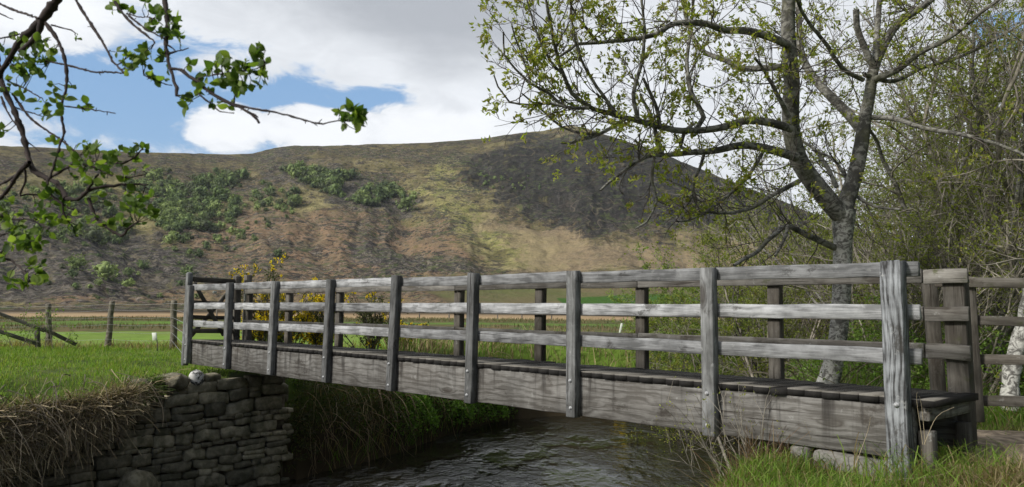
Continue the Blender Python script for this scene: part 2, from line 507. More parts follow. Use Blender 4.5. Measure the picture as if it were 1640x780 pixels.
dv = dir_of(SK[:, 0], SK[:, 1])
sk_az = np.degrees(np.arctan2(dv[:, 0], dv[:, 1])); sk_e = dv[:, 2] / np.hypot(dv[:, 0], dv[:, 1])
faz = np.concatenate([np.arange(-75, -36, .5), np.arange(-36, 37, .085), np.arange(37, 75, .5)])
ft = np.concatenate([np.linspace(0, 1, 300), [1.03, 1.1, 1.25, 1.5]])
FA, FT = np.meshgrid(faz, ft)
Ec = np.interp(FA, sk_az, sk_e)
Ec = Ec + (fbm(FA * 1.1, FA * 0 + 3, 4, 2) - .5) * .0018
Rb = 318 + 25 * (fbm(FA * .12, FA * 0, 2, 4) - .5)
Rc = 1150 - 5.0 * np.abs(FA - 4) + 90 * (fbm(FA * .1, FA * 0 + 9, 3, 6) - .5)
tt = np.minimum(FT, 1)
# apron rises gently, the crags are steep, the top eases off
g_t = np.interp(tt, [0, .12, .35, .6, .85, 1], [0, .07, .30, .62, .90, 1.])
Rm = Rb + (Rc - Rb) * tt
E0 = (0.02 - CZ) / Rb
Em = E0 + (Ec - E0) * g_t
Z = CZ + Em * Rm
back = np.clip(FT - 1, 0, 1)
Rm = Rm + back * 900; Z = Z - back * 190
X = Rm * np.sin(np.radians(FA)); Y = Rm * np.cos(np.radians(FA))
# where each point shows in the photograph is only used to lay out the vegetation and painted cloud shade
PX, PY = project(np.stack([X.ravel(), Y.ravel(), Z.ravel()], 1)); PX = PX.reshape(X.shape); PY = PY.reshape(X.shape)
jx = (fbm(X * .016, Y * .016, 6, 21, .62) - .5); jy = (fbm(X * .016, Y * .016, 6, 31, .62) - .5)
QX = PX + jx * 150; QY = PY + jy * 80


def poly_mask(px, py, pts, soft=14.):
    pts = np.array(pts, float); d2 = np.full(px.shape, 1e9); ins = np.zeros(px.shape, bool)
    for i in range(len(pts)):
        a = pts[i]; b_ = pts[(i + 1) % len(pts)]; e = b_ - a
        t = np.clip(((px - a[0]) * e[0] + (py - a[1]) * e[1]) / (e @ e), 0, 1)
        d2 = np.minimum(d2, (px - a[0] - t * e[0]) ** 2 + (py - a[1] - t * e[1]) ** 2)
        ins ^= ((a[1] > py) != (b_[1] > py)) & (px < a[0] + (py - a[1]) * e[0] / (e[1] if abs(e[1]) > 1e-9 else 1e-9))
    d = np.sqrt(d2) * np.where(ins, 1, -1)
    return sst(-soft, soft, d)


shaded_heather = poly_mask(QX, QY, [(745, 262), (800, 232), (872, 213), (915, 195), (1060, 235), (1300, 300), (1700, 380), (1700, 430), (1250, 400), (1100, 372), (1010, 360), (960, 395), (905, 385), (850, 345), (800, 318), (755, 300)], 34)
topband = poly_mask(QX, QY, [(-900, 200), (410, 225), (860, 195), (830, 232), (620, 252), (420, 268), (250, 275), (100, 290), (-900, 300)], 24)
gully = poly_mask(QX, QY, [(690, 262), (735, 250), (735, 300), (790, 350), (860, 400), (900, 432), (840, 440), (760, 400), (700, 350), (672, 300)], 26)
scree = np.maximum(poly_mask(QX, QY, [(-900, 350), (60, 345), (200, 370), (330, 400), (340, 440), (300, 485), (120, 492), (-900, 492)], 36),
                   np.maximum(poly_mask(QX, QY, [(560, 405), (640, 405), (730, 440), (600, 445)], 18), poly_mask(QX, QY, [(430, 262), (560, 270), (660, 300), (640, 340), (560, 330), (470, 300)], 24)))
brack = poly_mask(QX, QY, [(250, 385), (400, 330), (520, 340), (700, 360), (760, 420), (700, 460), (350, 470), (330, 420)], 40)
brack = np.maximum(brack, .8 * poly_mask(QX, QY, [(100, 460), (350, 450), (760, 450), (760, 500), (60, 500)], 10))
apron = poly_mask(QX, QY, [(760, 350), (860, 360), (960, 395), (1100, 375), (1300, 400), (1500, 440), (1100, 455), (830, 445)], 26)
past = poly_mask(PX, PY + jy * 8, [(640, 456), (800, 448), (1200, 452), (2200, 455), (2200, 520), (760, 505), (700, 480)], 8)
bright = poly_mask(PX + jx * 10, PY, [(890, 477), (1010, 473), (1300, 478), (1300, 492), (1000, 489), (900, 487)], 1.5)
craggy = np.clip(shaded_heather * .8 + .5 * scree + .10, 0, 1)
inframe = 1.0
rid = 1 - np.abs(fbm(X * .022, Y * .022, 5, 41, .55) * 2 - 1) * 2
gul = fbm(FA * .30 + Rm * .0022 + jx * .8, Rm * .003 + jy, 5, 51, .5) - .5
rug = fbm(X * .09, Y * .09, 4, 61, .6) - .5
fade = sst(0, .06, tt) * (1 - .75 * sst(.93, 1, tt)) * (1 - .8 * past)
Z = Z + fade * (craggy * rid * 6.0 + gul * 20 * np.sin(np.clip(tt, 0, 1) * math.pi) ** .7 * (1 - .4 * apron) + rug * (.7 + 5.0 * craggy))
n1, n2 = X.shape
idx = np.arange(n1 * n2).reshape(n1, n2)
f1 = np.stack([idx[:-1, :-1], idx[:-1, 1:], idx[1:, 1:], idx[1:, :-1]], -1).reshape(-1, 4)
m_, q, b = newmat('fell_side')
oc = q.n('ShaderNodeTexCoord').outputs['Object']
px_ = q.attr
n_big = q.noise(oc, .012, 6, .62); n_mid = q.noise(oc, .05, 7, .68); n_f = q.noise(oc, .22, 6, .7)
vo = q.vor(oc, .16); streak = q.noise(q.comb(q.m('MULTIPLY', q.attr('faz'), 1.5), q.m('MULTIPLY', q.attr('fr'), .012), 0.), 1.0, 6, .7)
nc = q.map(n_mid, .30, .70); nb_ = q.map(n_big, .33, .67); ns_ = q.map(streak, .33, .67)


def lay_(name, k_):
    nz = q.m('ADD', q.m('ADD', q.m('MULTIPLY', nc, .45), q.m('MULTIPLY', nb_, .3)), q.m('MULTIPLY', ns_, .25))
    return q.map(q.m('ADD', q.attr(name), q.m('MULTIPLY', q.m('SUBTRACT', nz, .5), 1.5)), .28, .28 + .5, 0, k_)


olive = q.mix(q.map(n_mid, .38, .62), (.13, .118, .050), (.30, .265, .13))
c = q.mix(q.map(n_big, .40, .60), olive, (.135, .100, .058))
br = q.mix(q.map(n_mid, .35, .62), (.31, .20, .125), (.17, .125, .08))
c = q.mix(lay_('brack', .9), c, br)
gl = q.mix(q.map(n_mid, .35, .65), (.20, .215, .065), (.34, .30, .13))
c = q.mix(lay_('gully', .95), c, gl)
ap = q.mix(q.map(n_mid, .35, .65), (.36, .275, .17), (.25, .195, .125))
c = q.mix(lay_('apron', .7), c, ap)
tb = q.mix(q.map(n_mid, .40, .58), (.065, .050, .042), (.145, .125, .058))
c = q.mix(lay_('topband', .9), c, tb)
# outcrops and heather clumps, cloud shade painted into their dark colour
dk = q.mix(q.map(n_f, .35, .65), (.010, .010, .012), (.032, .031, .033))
c = q.mix(lay_('shaded_heather', .96), c, dk)
c = q.mix(q.m('MULTIPLY', q.m('MULTIPLY', q.map(nc, .55, .8), q.attr('shaded_heather')), .22), c, (.08, .075, .05))
rock = q.mix(q.map(n_f, .4, .6), (.12, .115, .12), (.07, .065, .07))
c = q.mix(q.m('MULTIPLY', q.m('MULTIPLY', q.map(streak, .54, .62), q.attr('shaded_heather')), .6), c, q.mix(n_f, (.12, .11, .095), (.08, .08, .075)))
c = q.mix(lay_('scree', .85), c, q.mix(q.map(n_f, .40, .62), (.042, .038, .040), (.125, .115, .112)))
wild = q.m('SUBTRACT', 1.0, q.m('MAXIMUM', q.attr('past'), q.m('MULTIPLY', q.attr('apron'), .75)))
dens = q.m('MULTIPLY', q.m('SUBTRACT', nb_, .5), .10)
for sc_, th_, col_, k_ in ((.045, .56, (.060, .050, .042), .75), (.10, .553, (.040, .036, .034), .85), (.21, .565, (.028, .034, .026), .85), (.16, .57, (.22, .19, .125), .55), (.33, .58, (.24, .22, .19), .6), (.42, .57, (.022, .021, .020), .8), (.13, .575, (.075, .095, .035), .7)):
    nn_ = q.noise(q.vm('ADD', oc, (sc_ * 3000, sc_ * 900, 0)), sc_, 5, .68, .3)
    wl_ = q.m('MULTIPLY', wild, q.m('SUBTRACT', 1.0, q.m('MULTIPLY', q.attr('shaded_heather'), .8))) if col_[0] > .1 else wild
    c = q.mix(q.m('MULTIPLY', q.m('MULTIPLY', q.map(q.m('ADD', nn_, dens), th_, th_ + .03), wl_), k_), c, col_)
trk = q.m('ABSOLUTE', q.m('SUBTRACT', q.noise(oc, .010, 3, .5, .4), .5))
c = q.mix(q.m('MULTIPLY', q.map(trk, .0, .006, 1, 0), .35), c, (.25, .21, .14))
ps = q.mix(q.map(n_big, .42, .58), (.125, .135, .052), (.16, .135, .07))
c = q.mix(q.attr('past'), c, ps)
c = q.mix(q.attr('bright'), c, (.055, .125, .022))
q.put(b.inputs['Base Color'], c); b.inputs['Roughness'].default_value = 1.
b.inputs['Specular IOR Level'].default_value = .05
bumped(q, b, q.m('ADD', q.m('MULTIPLY', n_f, 1.0), q.m('MULTIPLY', n_mid, 1.6)), .7, 3.0)
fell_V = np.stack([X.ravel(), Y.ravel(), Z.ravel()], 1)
at_ = dict(shaded_heather=shaded_heather, topband=topband, gully=gully, scree=scree, brack=brack, apron=apron, past=past, bright=bright)
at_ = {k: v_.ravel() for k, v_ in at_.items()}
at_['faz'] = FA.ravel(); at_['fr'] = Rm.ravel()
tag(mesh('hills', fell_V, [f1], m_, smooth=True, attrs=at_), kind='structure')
FZ = Z; FPX, FPY = project(fell_V); FPX = FPX.reshape(X.shape)[:300]; FPY = FPY.reshape(X.shape)[:300]


def fell_at(px, py):
    """surface point of the fell seen at a pixel"""
    j = int(np.argmin(np.abs(FPX[100] - px)))
    i = int(np.argmin(np.abs(FPY[:, j] - py)))
    return np.array([X[i, j], Y[i, j], FZ[i, j]])

# ------------------------------------------------------------------ timber
def basis(p, q_, up):
    """matrix whose X runs from p to q_ and whose Z is as near to up as it can be"""
    x = np.array(q_) - np.array(p); L = np.linalg.norm(x); x = x / L
    y = np.cross(up, x); y /= np.linalg.norm(y); z = np.cross(x, y)
    return Matrix(((x[0], y[0], z[0], p[0]), (x[1], y[1], z[1], p[1]), (x[2], y[2], z[2], p[2]), (0, 0, 0, 1))), L


def timber(name, p, q_, ty, tz, mat, up=(0, 0, 1), parent=None, bev=.006, warp=.004, point=0., seed=0):
    """a sawn timber between two points: its own X is the grain, slightly worn and bowed"""
    mtx, L = basis(p, q_, np.array(up, float))
    n_ = max(2, int(L / .22)); r_ = np.random.default_rng(abs(int(1000 * (p[0] * 3.1 + p[1] * 7.7 + p[2] * 13.3))) + seed)
    xs = np.linspace(0, L, n_ + 1)
    xs = np.concatenate([[0], [min(bev, L * .2)], xs[1:-1], [L - min(bev, L * .2)], [L]])
    V = []
    bow = r_.normal(0, warp, 2); wob = r_.normal(0, warp * .35, (len(xs), 2))
    for i, x in enumerate(xs):
        e = bev if i in (0, len(xs) - 1) else 0
        hy, hz = ty / 2 - e, tz / 2 - e
        oy = bow[0] * math.sin(math.pi * x / L) + wob[i, 0] * (e == 0); oz = bow[1] * math.sin(math.pi * x / L) + wob[i, 1] * (e == 0)
        xx = x
        k = bev * .9
        ring = [(-hy + k, -hz), (hy - k, -hz), (hy, -hz + k), (hy, hz - k), (hy - k, hz), (-hy + k, hz), (-hy, hz - k), (-hy, -hz + k)]
        for (yy, zz) in ring:
            jx_ = 0
            if i == len(xs) - 1: jx_ = r_.normal(0, .003) + point * (1 - abs(yy) / hy)
            V.append((xx + jx_, yy + oy + r_.normal(0, warp * .12), zz + oz + r_.normal(0, warp * .12)))
    Fc = []
    for i in range(len(xs) - 1):
        for j in range(8):
            a = i * 8 + j; b_ = i * 8 + (j + 1) % 8
            Fc.append((a, a + 8, b_ + 8, b_))
    c0 = len(V); V.append((0, 0, 0)); c1 = len(V); V.append((L + point, 0, 0))
    T = [(c0, j, (j + 1) % 8) for j in range(8)] + [(c1, (len(xs) - 1) * 8 + (j + 1) % 8, (len(xs) - 1) * 8 + j) for j in range(8)]
    o = mesh(name, V, [np.array(Fc), np.array(T)], mat)
    o.matrix_world = mtx
    if parent is not None:
        o.parent = parent; o.matrix_parent_inverse = parent.matrix_world.inverted()
    return o


def bolt(p, nrm, parent, r=.016):
    nrm = np.array(nrm, float); nrm /= np.linalg.norm(nrm)
    mtx, _ = basis(p, np.array(p) + nrm, np.array([0, 0, 1.]))
    V = []; Fc = []
    for k, (rad, xx) in enumerate(((1.6, 0), (1.6, .003), (1.0, .0035), (1.0, .012), (.0, .013))):
        for j in range(8):
            a = j * math.pi / 4; V.append((xx, rad * r * math.cos(a), rad * r * math.sin(a)))
    for k in range(4):
        for j in range(8): Fc.append((k * 8 + j, k * 8 + (j + 1) % 8, k * 8 + 8 + (j + 1) % 8, k * 8 + 8 + j))
    o = mesh('bolt', V, [np.array(Fc)], M['steel'])
    o.matrix_world = mtx
    if parent is not None:
        o.parent = parent; o.matrix_parent_inverse = parent.matrix_world.inverted()
    return o


def xf(o):
    bpy.context.view_layer.update(); return o


bridge = xf(empty('footbridge', B(6, .6, -.1), 'long grey weathered timber footbridge with three-rail sides spanning the river', 'footbridge'))
E3 = np.array([EX[0], EX[1], 0]); N3 = np.array([EY[0], EY[1], 0])
OBSX = [296, 358.5, 430, 517.5, 621, 745, 906., 1122, 1418]
AP = [a_for(x, 0, .25) for x in OBSX]
LEAN = [0, .012, .035, .042, .05, .022, 0, -.008, -.012]
TOPZ = [1.03, 1.055, 1.05, 1.045, 1.07, 1.065, 1.05, 1.035, 1.035]
AF = [0] * 9
for i in range(9):
    w_, t_ = (.125, .10) if i < 8 else (.155, .13)
    wc = .05 if i < 8 else .03
    a0 = AP[i] + w_ / 2; zb = -.455 if i < 8 else -.75
    zb = zb - (.02 if 4 < i < 8 else 0)
    p = B(a0 + LEAN[i] * (zb - .25), wc, zb); t = B(a0 + LEAN[i] * (TOPZ[i] - .25), wc, TOPZ[i])
    po = xf(timber('post', p, t, w_, t_, M['oldpost' if i == 8 else 'post'], up=-N3, parent=bridge, bev=.007, warp=.006 if i == 8 else .003))
    if i == 8: po['label'] = 'thick split grey end post with deep open grain'
    zz = (-.10, -.38) if i < 8 else (-.05,)
    for z_ in zz:
        bolt(B(a0 + LEAN[i] * (z_ - .25) + rnd.uniform(-.01, .01), wc - t_ / 2 - .001, z_), -N3, po, .013)
# far side posts
FOBS = {1: 456, 2: 536, 4: 726.5, 5: 856, 6: 1017, 7: 1229}
FA_ = {k: a_for(v_, 1.205, .5) for k, v_ in FOBS.items()}
FA_[0] = FA_[1] - SP; FA_[3] = (FA_[2] + FA_[4]) / 2
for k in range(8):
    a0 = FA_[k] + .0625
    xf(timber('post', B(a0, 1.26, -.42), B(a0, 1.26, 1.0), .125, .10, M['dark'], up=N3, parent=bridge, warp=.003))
a_end = a_for(1514, 1.205, .3)
po = xf(timber('post', B(a_end + .105, 1.29, -.75), B(a_end + .075, 1.29, 1.0), .17, .16, M['dark'], up=N3, parent=bridge, warp=.004))
# side beams
for wy, nm in ((.145, 0), (1.16, 1)):
    seg = [(-.02, AP[4] + .06), (AP[4] + .061, AP[8] + .16)]
    for a0, a1 in seg:
        o = timber('beam', B(a0, wy, -.262), B(a1, wy, -.262), .085, .40, M['beam'], parent=bridge, warp=.006, bev=.008)
# deck: planks laid across, one part; each plank its own board with worn ends
a_deck1 = a_for(1497, .06, 0)
V = []; Q = []
a = -.06; r_ = np.random.default_rng(5); k = 0
while a < a_deck1 - .01:
    wb = min(.148, a_deck1 - a); e0 = .085 + r_.normal(0, .008); e1 = 1.235 + r_.normal(0, .006); dz_ = r_.normal(0, .0035); tz_ = r_.normal(0, .003)
    if wb < .06: break
    g_ = .005
    for (aa, ww, zz) in ((a + g_, e0, 0), (a + wb - g_, e0, 0), (a + wb - g_, e1, 0), (a + g_, e1, 0)):
        V.append(B(aa, ww, dz_ + tz_)); V.append(B(aa, ww, -.056 + dz_))
    o_ = k * 8
    Q += [(o_, o_ + 2, o_ + 4, o_ + 6), (o_ + 1, o_ + 7, o_ + 5, o_ + 3), (o_, o_ + 1, o_ + 3, o_ + 2), (o_ + 2, o_ + 3, o_ + 5, o_ + 4), (o_ + 4, o_ + 5, o_ + 7, o_ + 6), (o_ + 6, o_ + 7, o_ + 1, o_)]
    k += 1; a += .1495
mx0, _ = basis(B(0, .1, 0), B(12, .1, 0), np.array([0, 0, 1.])); inv = np.array(mx0.inverted())
V = np.array(V); Vl = V @ inv[:3, :3].T + inv[:3, 3]
m_, q, b = newmat('deck_planks')
oc = q.n('ShaderNodeTexCoord').outputs['Object']
x, y, z = q.sep(oc)
plank = q.m('FLOOR', q.m('DIVIDE', q.m('ADD', x, .06), .1495))
rp = q.n('ShaderNodeTexWhiteNoise', noise_dimensions='1D'); q.put(rp.inputs['W'], plank); rpv = rp.outputs['Value']
fib = q.noise(q.comb(q.m('MULTIPLY', x, 70.), q.m('MULTIPLY', y, 3.), q.m('MULTIPLY', rpv, 40.)), 1., 4, .6)
big = q.noise(oc, 2.5, 6, .7)
c = q.mix(q.m('ADD', q.m('MULTIPLY', fib, .7), q.m('MULTIPLY', rpv, .4)), (.06, .058, .053), (.27, .255, .225))
c = q.mix(q.m('MULTIPLY', q.map(big, .50, .66), .6), c, (.06, .055, .035))
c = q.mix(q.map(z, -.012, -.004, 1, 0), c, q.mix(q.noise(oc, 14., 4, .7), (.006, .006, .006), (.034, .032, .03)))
q.put(b.inputs['Base Color'], c); b.inputs['Roughness'].default_value = .85; b.inputs['Specular IOR Level'].default_value = .2
bumped(q, b, fib, .5, .006)
deck = mesh('deck', Vl, [np.array(Q)], m_)
deck.matrix_world = mx0; deck.parent = bridge; deck.matrix_parent_inverse = bridge.matrix_world.inverted()
timber('cross_beam', B(a_deck1 - .10, .14, -.115), B(a_deck1 - .10, 1.2, -.115), .08, .10, M['beam'], parent=bridge)
for wy in (.20, 1.12):
    timber('leg', B(a_deck1 - .10, wy, -.85), B(a_deck1 - .10, wy, -.24), .10, .12, M['dark'], up=N3, parent=bridge)
# chicken-wire grip stapled over the boards
V = []; Q = []; k = 0
bw = .0016


def wire_strip(p, q2, t=.0028):
    d_ = q2 - p; s_ = np.cross(d_, (0, 0, 1)); s_ = s_ / np.linalg.norm(s_) * t / 2
    return [p - s_, q2 - s_, q2 + s_, p + s_]


for i in range(int((a_deck1 - .2) / .05)):
    p = B(.1 + i * .05, .16, .009); q2 = B(.1 + i * .05 + 0, 1.12, .009)
    V += wire_strip(p, q2); Q.append((k, k + 1, k + 2, k + 3)); k += 4
for j in range(int(.96 / .04)):
    p = B(.1, .16 + j * .04, .0075); q2 = B(a_deck1 - .15, .16 + j * .04, .0075)
    V += wire_strip(p, q2); Q.append((k, k + 1, k + 2, k + 3)); k += 4
V = np.array(V); Vl = V @ inv[:3, :3].T + inv[:3, 3]
o = mesh('grip_mesh', Vl, [np.array(Q)], M['mesh_grip']); o.matrix_world = mx0; o.parent = bridge; o.matrix_parent_inverse = bridge.matrix_world.inverted()
# rails: near side pieces meet behind posts 4 and 6; far side pieces likewise
cuts = [-.02, AP[2] + .06, AP[4] + .08, AP[6] + .07, a_for(1475, .12, .7)]
for zc, h in ((.99, .115), (.647, .118), (.312, .12)):
    for i in range(4):
        dz0 = rnd.uniform(-.006, .006) + (.004 if (i == 2 and zc > .9) else (-.008 if i == 3 and zc > .9 else 0))
        o = timber('rail', B(cuts[i] + .004, .122, zc + dz0), B(cuts[i + 1] - .004, .122, zc + dz0 + rnd.uniform(-.006, .006)), .043, h, M['rail'], parent=bridge, warp=.006)
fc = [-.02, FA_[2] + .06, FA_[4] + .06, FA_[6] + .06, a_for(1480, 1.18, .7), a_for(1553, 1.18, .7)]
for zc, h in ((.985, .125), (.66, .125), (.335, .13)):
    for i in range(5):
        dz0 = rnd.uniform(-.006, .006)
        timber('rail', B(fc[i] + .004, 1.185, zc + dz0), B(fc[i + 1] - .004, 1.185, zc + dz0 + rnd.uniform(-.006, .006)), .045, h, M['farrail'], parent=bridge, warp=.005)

# ------------------------------------------------------------------ gate at the far end
gate = xf(empty('gate', B(-.2, .7, -.2), 'wooden gate with crossed braces at the far end of the footbridge', 'gate'))
ga = -.17
timber('hanging_post', B(ga, .07, -.5), B(ga, .10, 1.27), .10, .10, M['post'], up=N3, parent=gate, point=.03)
for ww, zt, s_, pt in ((1.07, 1.27, .13, .04), (1.30, 1.31, .12, 0)):
    timber('closing_post', B(ga, ww, -.5), B(ga, ww, zt), s_, s_, M['dark'], up=N3, parent=gate, point=pt)
for zc, h in ((1.16, .10), (.43, .075), (.16, .085), (.72, .06)):
    timber('gate_bar', B(ga + .03, .155, zc), B(ga + .03, 1.0, zc), .035, h, M['dark'], parent=gate)
for p, q2, t in (((.16, 1.10), (.80, .08), .02), ((1.0, 1.08), (.18, .06), -.02)):
    timber('brace', B(ga + .03 + t * 1.9, p[0], p[1]), B(ga + .03 + t * 1.9, q2[0], q2[1]), .03, .075, M['dark'], parent=gate)
for ww in (1.19, 1.25):
    V = timber('latch_rod', B(ga + .12, ww, .78), B(ga + .12, ww, 1.02), .016, .016, M['plastic'], up=N3, parent=gate, bev=.003, warp=.001)
timber('latch_block', B(ga + .06, .55, .93), B(ga + .06, .62, .93), .03, .045, M['plastic'], parent=gate, bev=.003)

# ------------------------------------------------------------------ fence beside the near end of the bridge
fen = xf(empty('timber_fence', at(1570, 640, 7.9), 'dark four-rail timber fence running right from the bridge end', 'fence'))
for (y0, y1, h, x0) in ((452, 452, .10, 1497), (512, 514, .095, 1540), (575, 577, .10, 1555), (641, 644, .105, 1560)):
    timber('rail', at(x0, y0, 8.0), at(1790, y1 + 6, 7.4), .045, h, M['dark'], parent=fen, warp=.008)
timber('post', at(1505, 660, 8.2), at(1488, 446, 8.2), .13, .10, M['dark'], up=(.2, 1, 0), parent=fen)
timber('post', at(1566, 675, 7.93), at(1551, 447, 7.93), .10, .10, M['dark'], up=(.2, 1, 0), parent=fen)
timber('post', at(1760, 690, 7.63), at(1755, 446, 7.63), .12, .10, M['dark'], up=(.2, 1, 0), parent=fen)

# ------------------------------------------------------------------ masonry
def stone_block(r_, L, H, D, sub=3):
    """one rough stone centred on the origin, L along x, H along z, face towards -y"""
    n_ = sub; g1 = np.linspace(-1, 1, n_ + 1)
    V = []; ids = {}
    Fc = []
    def vid(p):
        key = tuple(np.round(p, 4))
        if key not in ids: ids[key] = len(V); V.append(p)
        return ids[key]
    for ax in range(3):
        for sg in (-1, 1):
            if ax == 1 and sg == 1: continue
            for i in range(n_):
                for j in range(n_):
                    qd = []
                    for (u, v_) in ((i, j), (i + 1, j), (i + 1, j + 1), (i, j + 1)):
                        p = [0, 0, 0]; p[ax] = sg; p[(ax + 1) % 3] = g1[u]; p[(ax + 2) % 3] = g1[v_]
                        qd.append(vid(tuple(p)))
                    Fc.append(qd if sg > 0 else qd[::-1])
    V = np.array(V, float)
    # rounded corners
    rr_ = np.abs(V) ** 5
    nrm = (rr_.sum(1)) ** (1 / 5.); nrm = .2 * nrm + .8 * np.maximum(1, (np.abs(V) ** 14).sum(1) ** (1 / 14.))
    V = V / nrm[:, None] * 1.0
    V *= np.array([L / 2, D / 2, H / 2])
    ph = r_.uniform(0, 50, 3)
    V[:, 1] += (vn(V[:, 0] * 9 + ph[0], V[:, 2] * 9 + ph[1]) - .5) * .05
    V[:, 0] += (vn(V[:, 2] * 8 + ph[2], V[:, 1] * 8) - .5) * .06 * min(1, L / .3); V[:, 2] += (vn(V[:, 0] * 6 + ph[1], V[:, 1] * 8 + ph[2]) - .5) * .42 * H
    return V, np.array(Fc)


wallE = xf(empty('abutment_wall', (*WL, 0), 'rough dark stone abutment wall holding up the far end of the footbridge', 'wall'))
r_ = np.random.default_rng(21)
Vs = []; Fs = []; Ts = []; n0 = 0


def lay(r_, s0, s1, z0, ztop, face, along, outw):
    """courses of stones on a face: origin, unit along, unit outwards"""
    global n0
    z = z0; row = 0
    while z < ztop:
        H = r_.choice([.08, .12, .16, .20, .25], p=[.12, .22, .28, .22, .16]); s = s0 - r_.uniform(0, .2)
        while s < s1:
            L = H * r_.uniform(1.0, 3.2) + .04; L = min(max(L, .12), .56)
            nn = 2 if (H > .12 and r_.random() < .30) else 1
            zz = z
            for kk in range(nn):
                h_ = H / nn
                if s + L <= s1 + .05 and not (face is Wf and zz + h_ > 2.17 - .82 * min(1, max(0, (-.7 - s - L / 2) / 1.3))):
                    Vb, Fb = stone_block(r_, L * .975, h_ * .97, .22)
                    rot = r_.normal(0, .035); Vb = np.c_[Vb[:, 0] * math.cos(rot) - Vb[:, 2] * math.sin(rot), Vb[:, 1], Vb[:, 0] * math.sin(rot) + Vb[:, 2] * math.cos(rot)]
                    out = r_.normal(.0, .013)
                    P = face[None] + along[None] * (s + L / 2 + Vb[:, :1]) - outw[None] * (Vb[:, 1:2] + .10 - out) + np.array([[0, 0, 1.]]) * (zz + h_ / 2 + .03 * math.sin(s * 2) + Vb[:, 2:3])
                    Vs.append(P); Fs.append(Fb + n0); n0 += len(P); Ts.append(np.full(len(P), r_.random()))
                zz += h_
            s += L
        z += H; row += 1


Wf = np.array([WL[0], WL[1], 0.])
lay(r_, -4.5, 1.42, -.25, 1.93, Wf, N3, E3)
lay(r_, 0, 1.3, -.25, 1.9, Wf + N3 * 1.42 - E3 * 1.35, E3, N3)
mesh('stonework', np.concatenate(Vs), [np.concatenate(Fs)], M['stone'], parent=None, smooth=True, attrs={'tone': np.concatenate(Ts)}, org=(0, 0, 0)).parent = wallE
o = bpy.data.objects['stonework']; o.matrix_parent_inverse = wallE.matrix_world.inverted()
# the packed core behind the face
c8 = []
for (s_, q_) in ((-4.5, -.16), (1.30, -.16), (1.30, -1.4), (-4.5, -1.4)):
    for z_ in (-.6, 1.30 if s_ < 0 else 1.88): c8.append(Wf + N3 * s_ + E3 * q_ + np.array([0, 0, z_]))
o = mesh('core', c8, [[(0, 2, 3, 1), (2, 4, 5, 3), (4, 6, 7, 5), (6, 0, 1, 7), (1, 3, 5, 7)]], M['joint']); o.parent = wallE; o.matrix_parent_inverse = wallE.matrix_world.inverted()


def boulder(name, p, size, label, mat, seed, cat='stone', group=None):
    bm = bmesh.new(); bmesh.ops.create_icosphere(bm, subdivisions=3, radius=1)
    V = np.array([v_.co[:] for v_ in bm.verts]); Fc = np.array([[v_.index for v_ in f.verts] for f in bm.faces]); bm.free()
    V = np.sign(V) * np.abs(V) ** .75
    V *= (1 + .5 * (vn(V[:, 0] * 1.6 + seed * 3, V[:, 1] * 1.6 + V[:, 2]) - .5))[:, None]
    V += ((vn(V[:, 0] * 5 + seed, V[:, 2] * 5 + V[:, 1] * 3) - .5) * .12)[:, None]
    V *= np.array(size) / 2
    o = mesh(name, V, [Fc], mat, smooth=True, attrs={'tone': np.full(len(V), (seed * .37) % 1)})
    o.location = [float(v_) for v_ in p]; o.rotation_euler = (0, 0, seed * 1.7)
    return tag(o, label, cat, group)


m_, q, b = newmat('white_splashed_stone')
oc = q.n('ShaderNodeTexCoord').outputs['Object']
q.put(b.inputs['Base Color'], q.mix(q.map(q.noise(oc, 9., 5, .7), .46, .54), (.06, .06, .055), (.62, .62, .60))); b.inputs['Roughness'].default_value = .9
M['whitestone'] = m_
boulder('stone', Wf + N3 * -.42 + E3 * -.10 + np.array([0, 0, 2.0]), (.26, .24, .24), 'small stone splashed white on top of the wall beside the bridge end', M['whitestone'], 3)
boulder('stone', Wf + N3 * -.16 + E3 * -.12 + np.array([0, 0, 1.99]), (.30, .22, .16), 'low flat stone between the white splashed stone and the bridge beam', M['stone'], 4)
boulder('stone', Wf + N3 * -.85 + E3 * -.05 + np.array([0, 0, 1.97]), (.52, .34, .26), 'rounded mossy stone left of the white splashed stone on the wall top', M['stone'], 9)
boulder('stone', Wf + N3 * -1.35 + E3 * -.02 + np.array([0, 0, 1.92]), (.42, .3, .26), 'grey stone under the dry grass at the left of the wall top', M['stone'], 6)
boulder('stone', at(222, 776, 12.55), (.62, .45, .50), 'large rounded stone at the foot of the abutment wall', M['stone'], 8)
# support under the near end
sup = xf(empty('support_pier', B(AP[7] + .95, .2, -.9), 'short pale concrete pier under the near end of the bridge beam', 'pier'))
timber('block', B(AP[7] + .86, .18, -1.0), B(AP[7] + .86, .18, -.472), .16, .16, M['concrete'], up=N3, parent=sup, bev=.012)
timber('slab', B(AP[7] + 1.0, .22, -.56), B(AP[7] + 1.75, .22, -.56), .40, .17, M['concrete'], parent=sup, bev=.02, warp=.012)
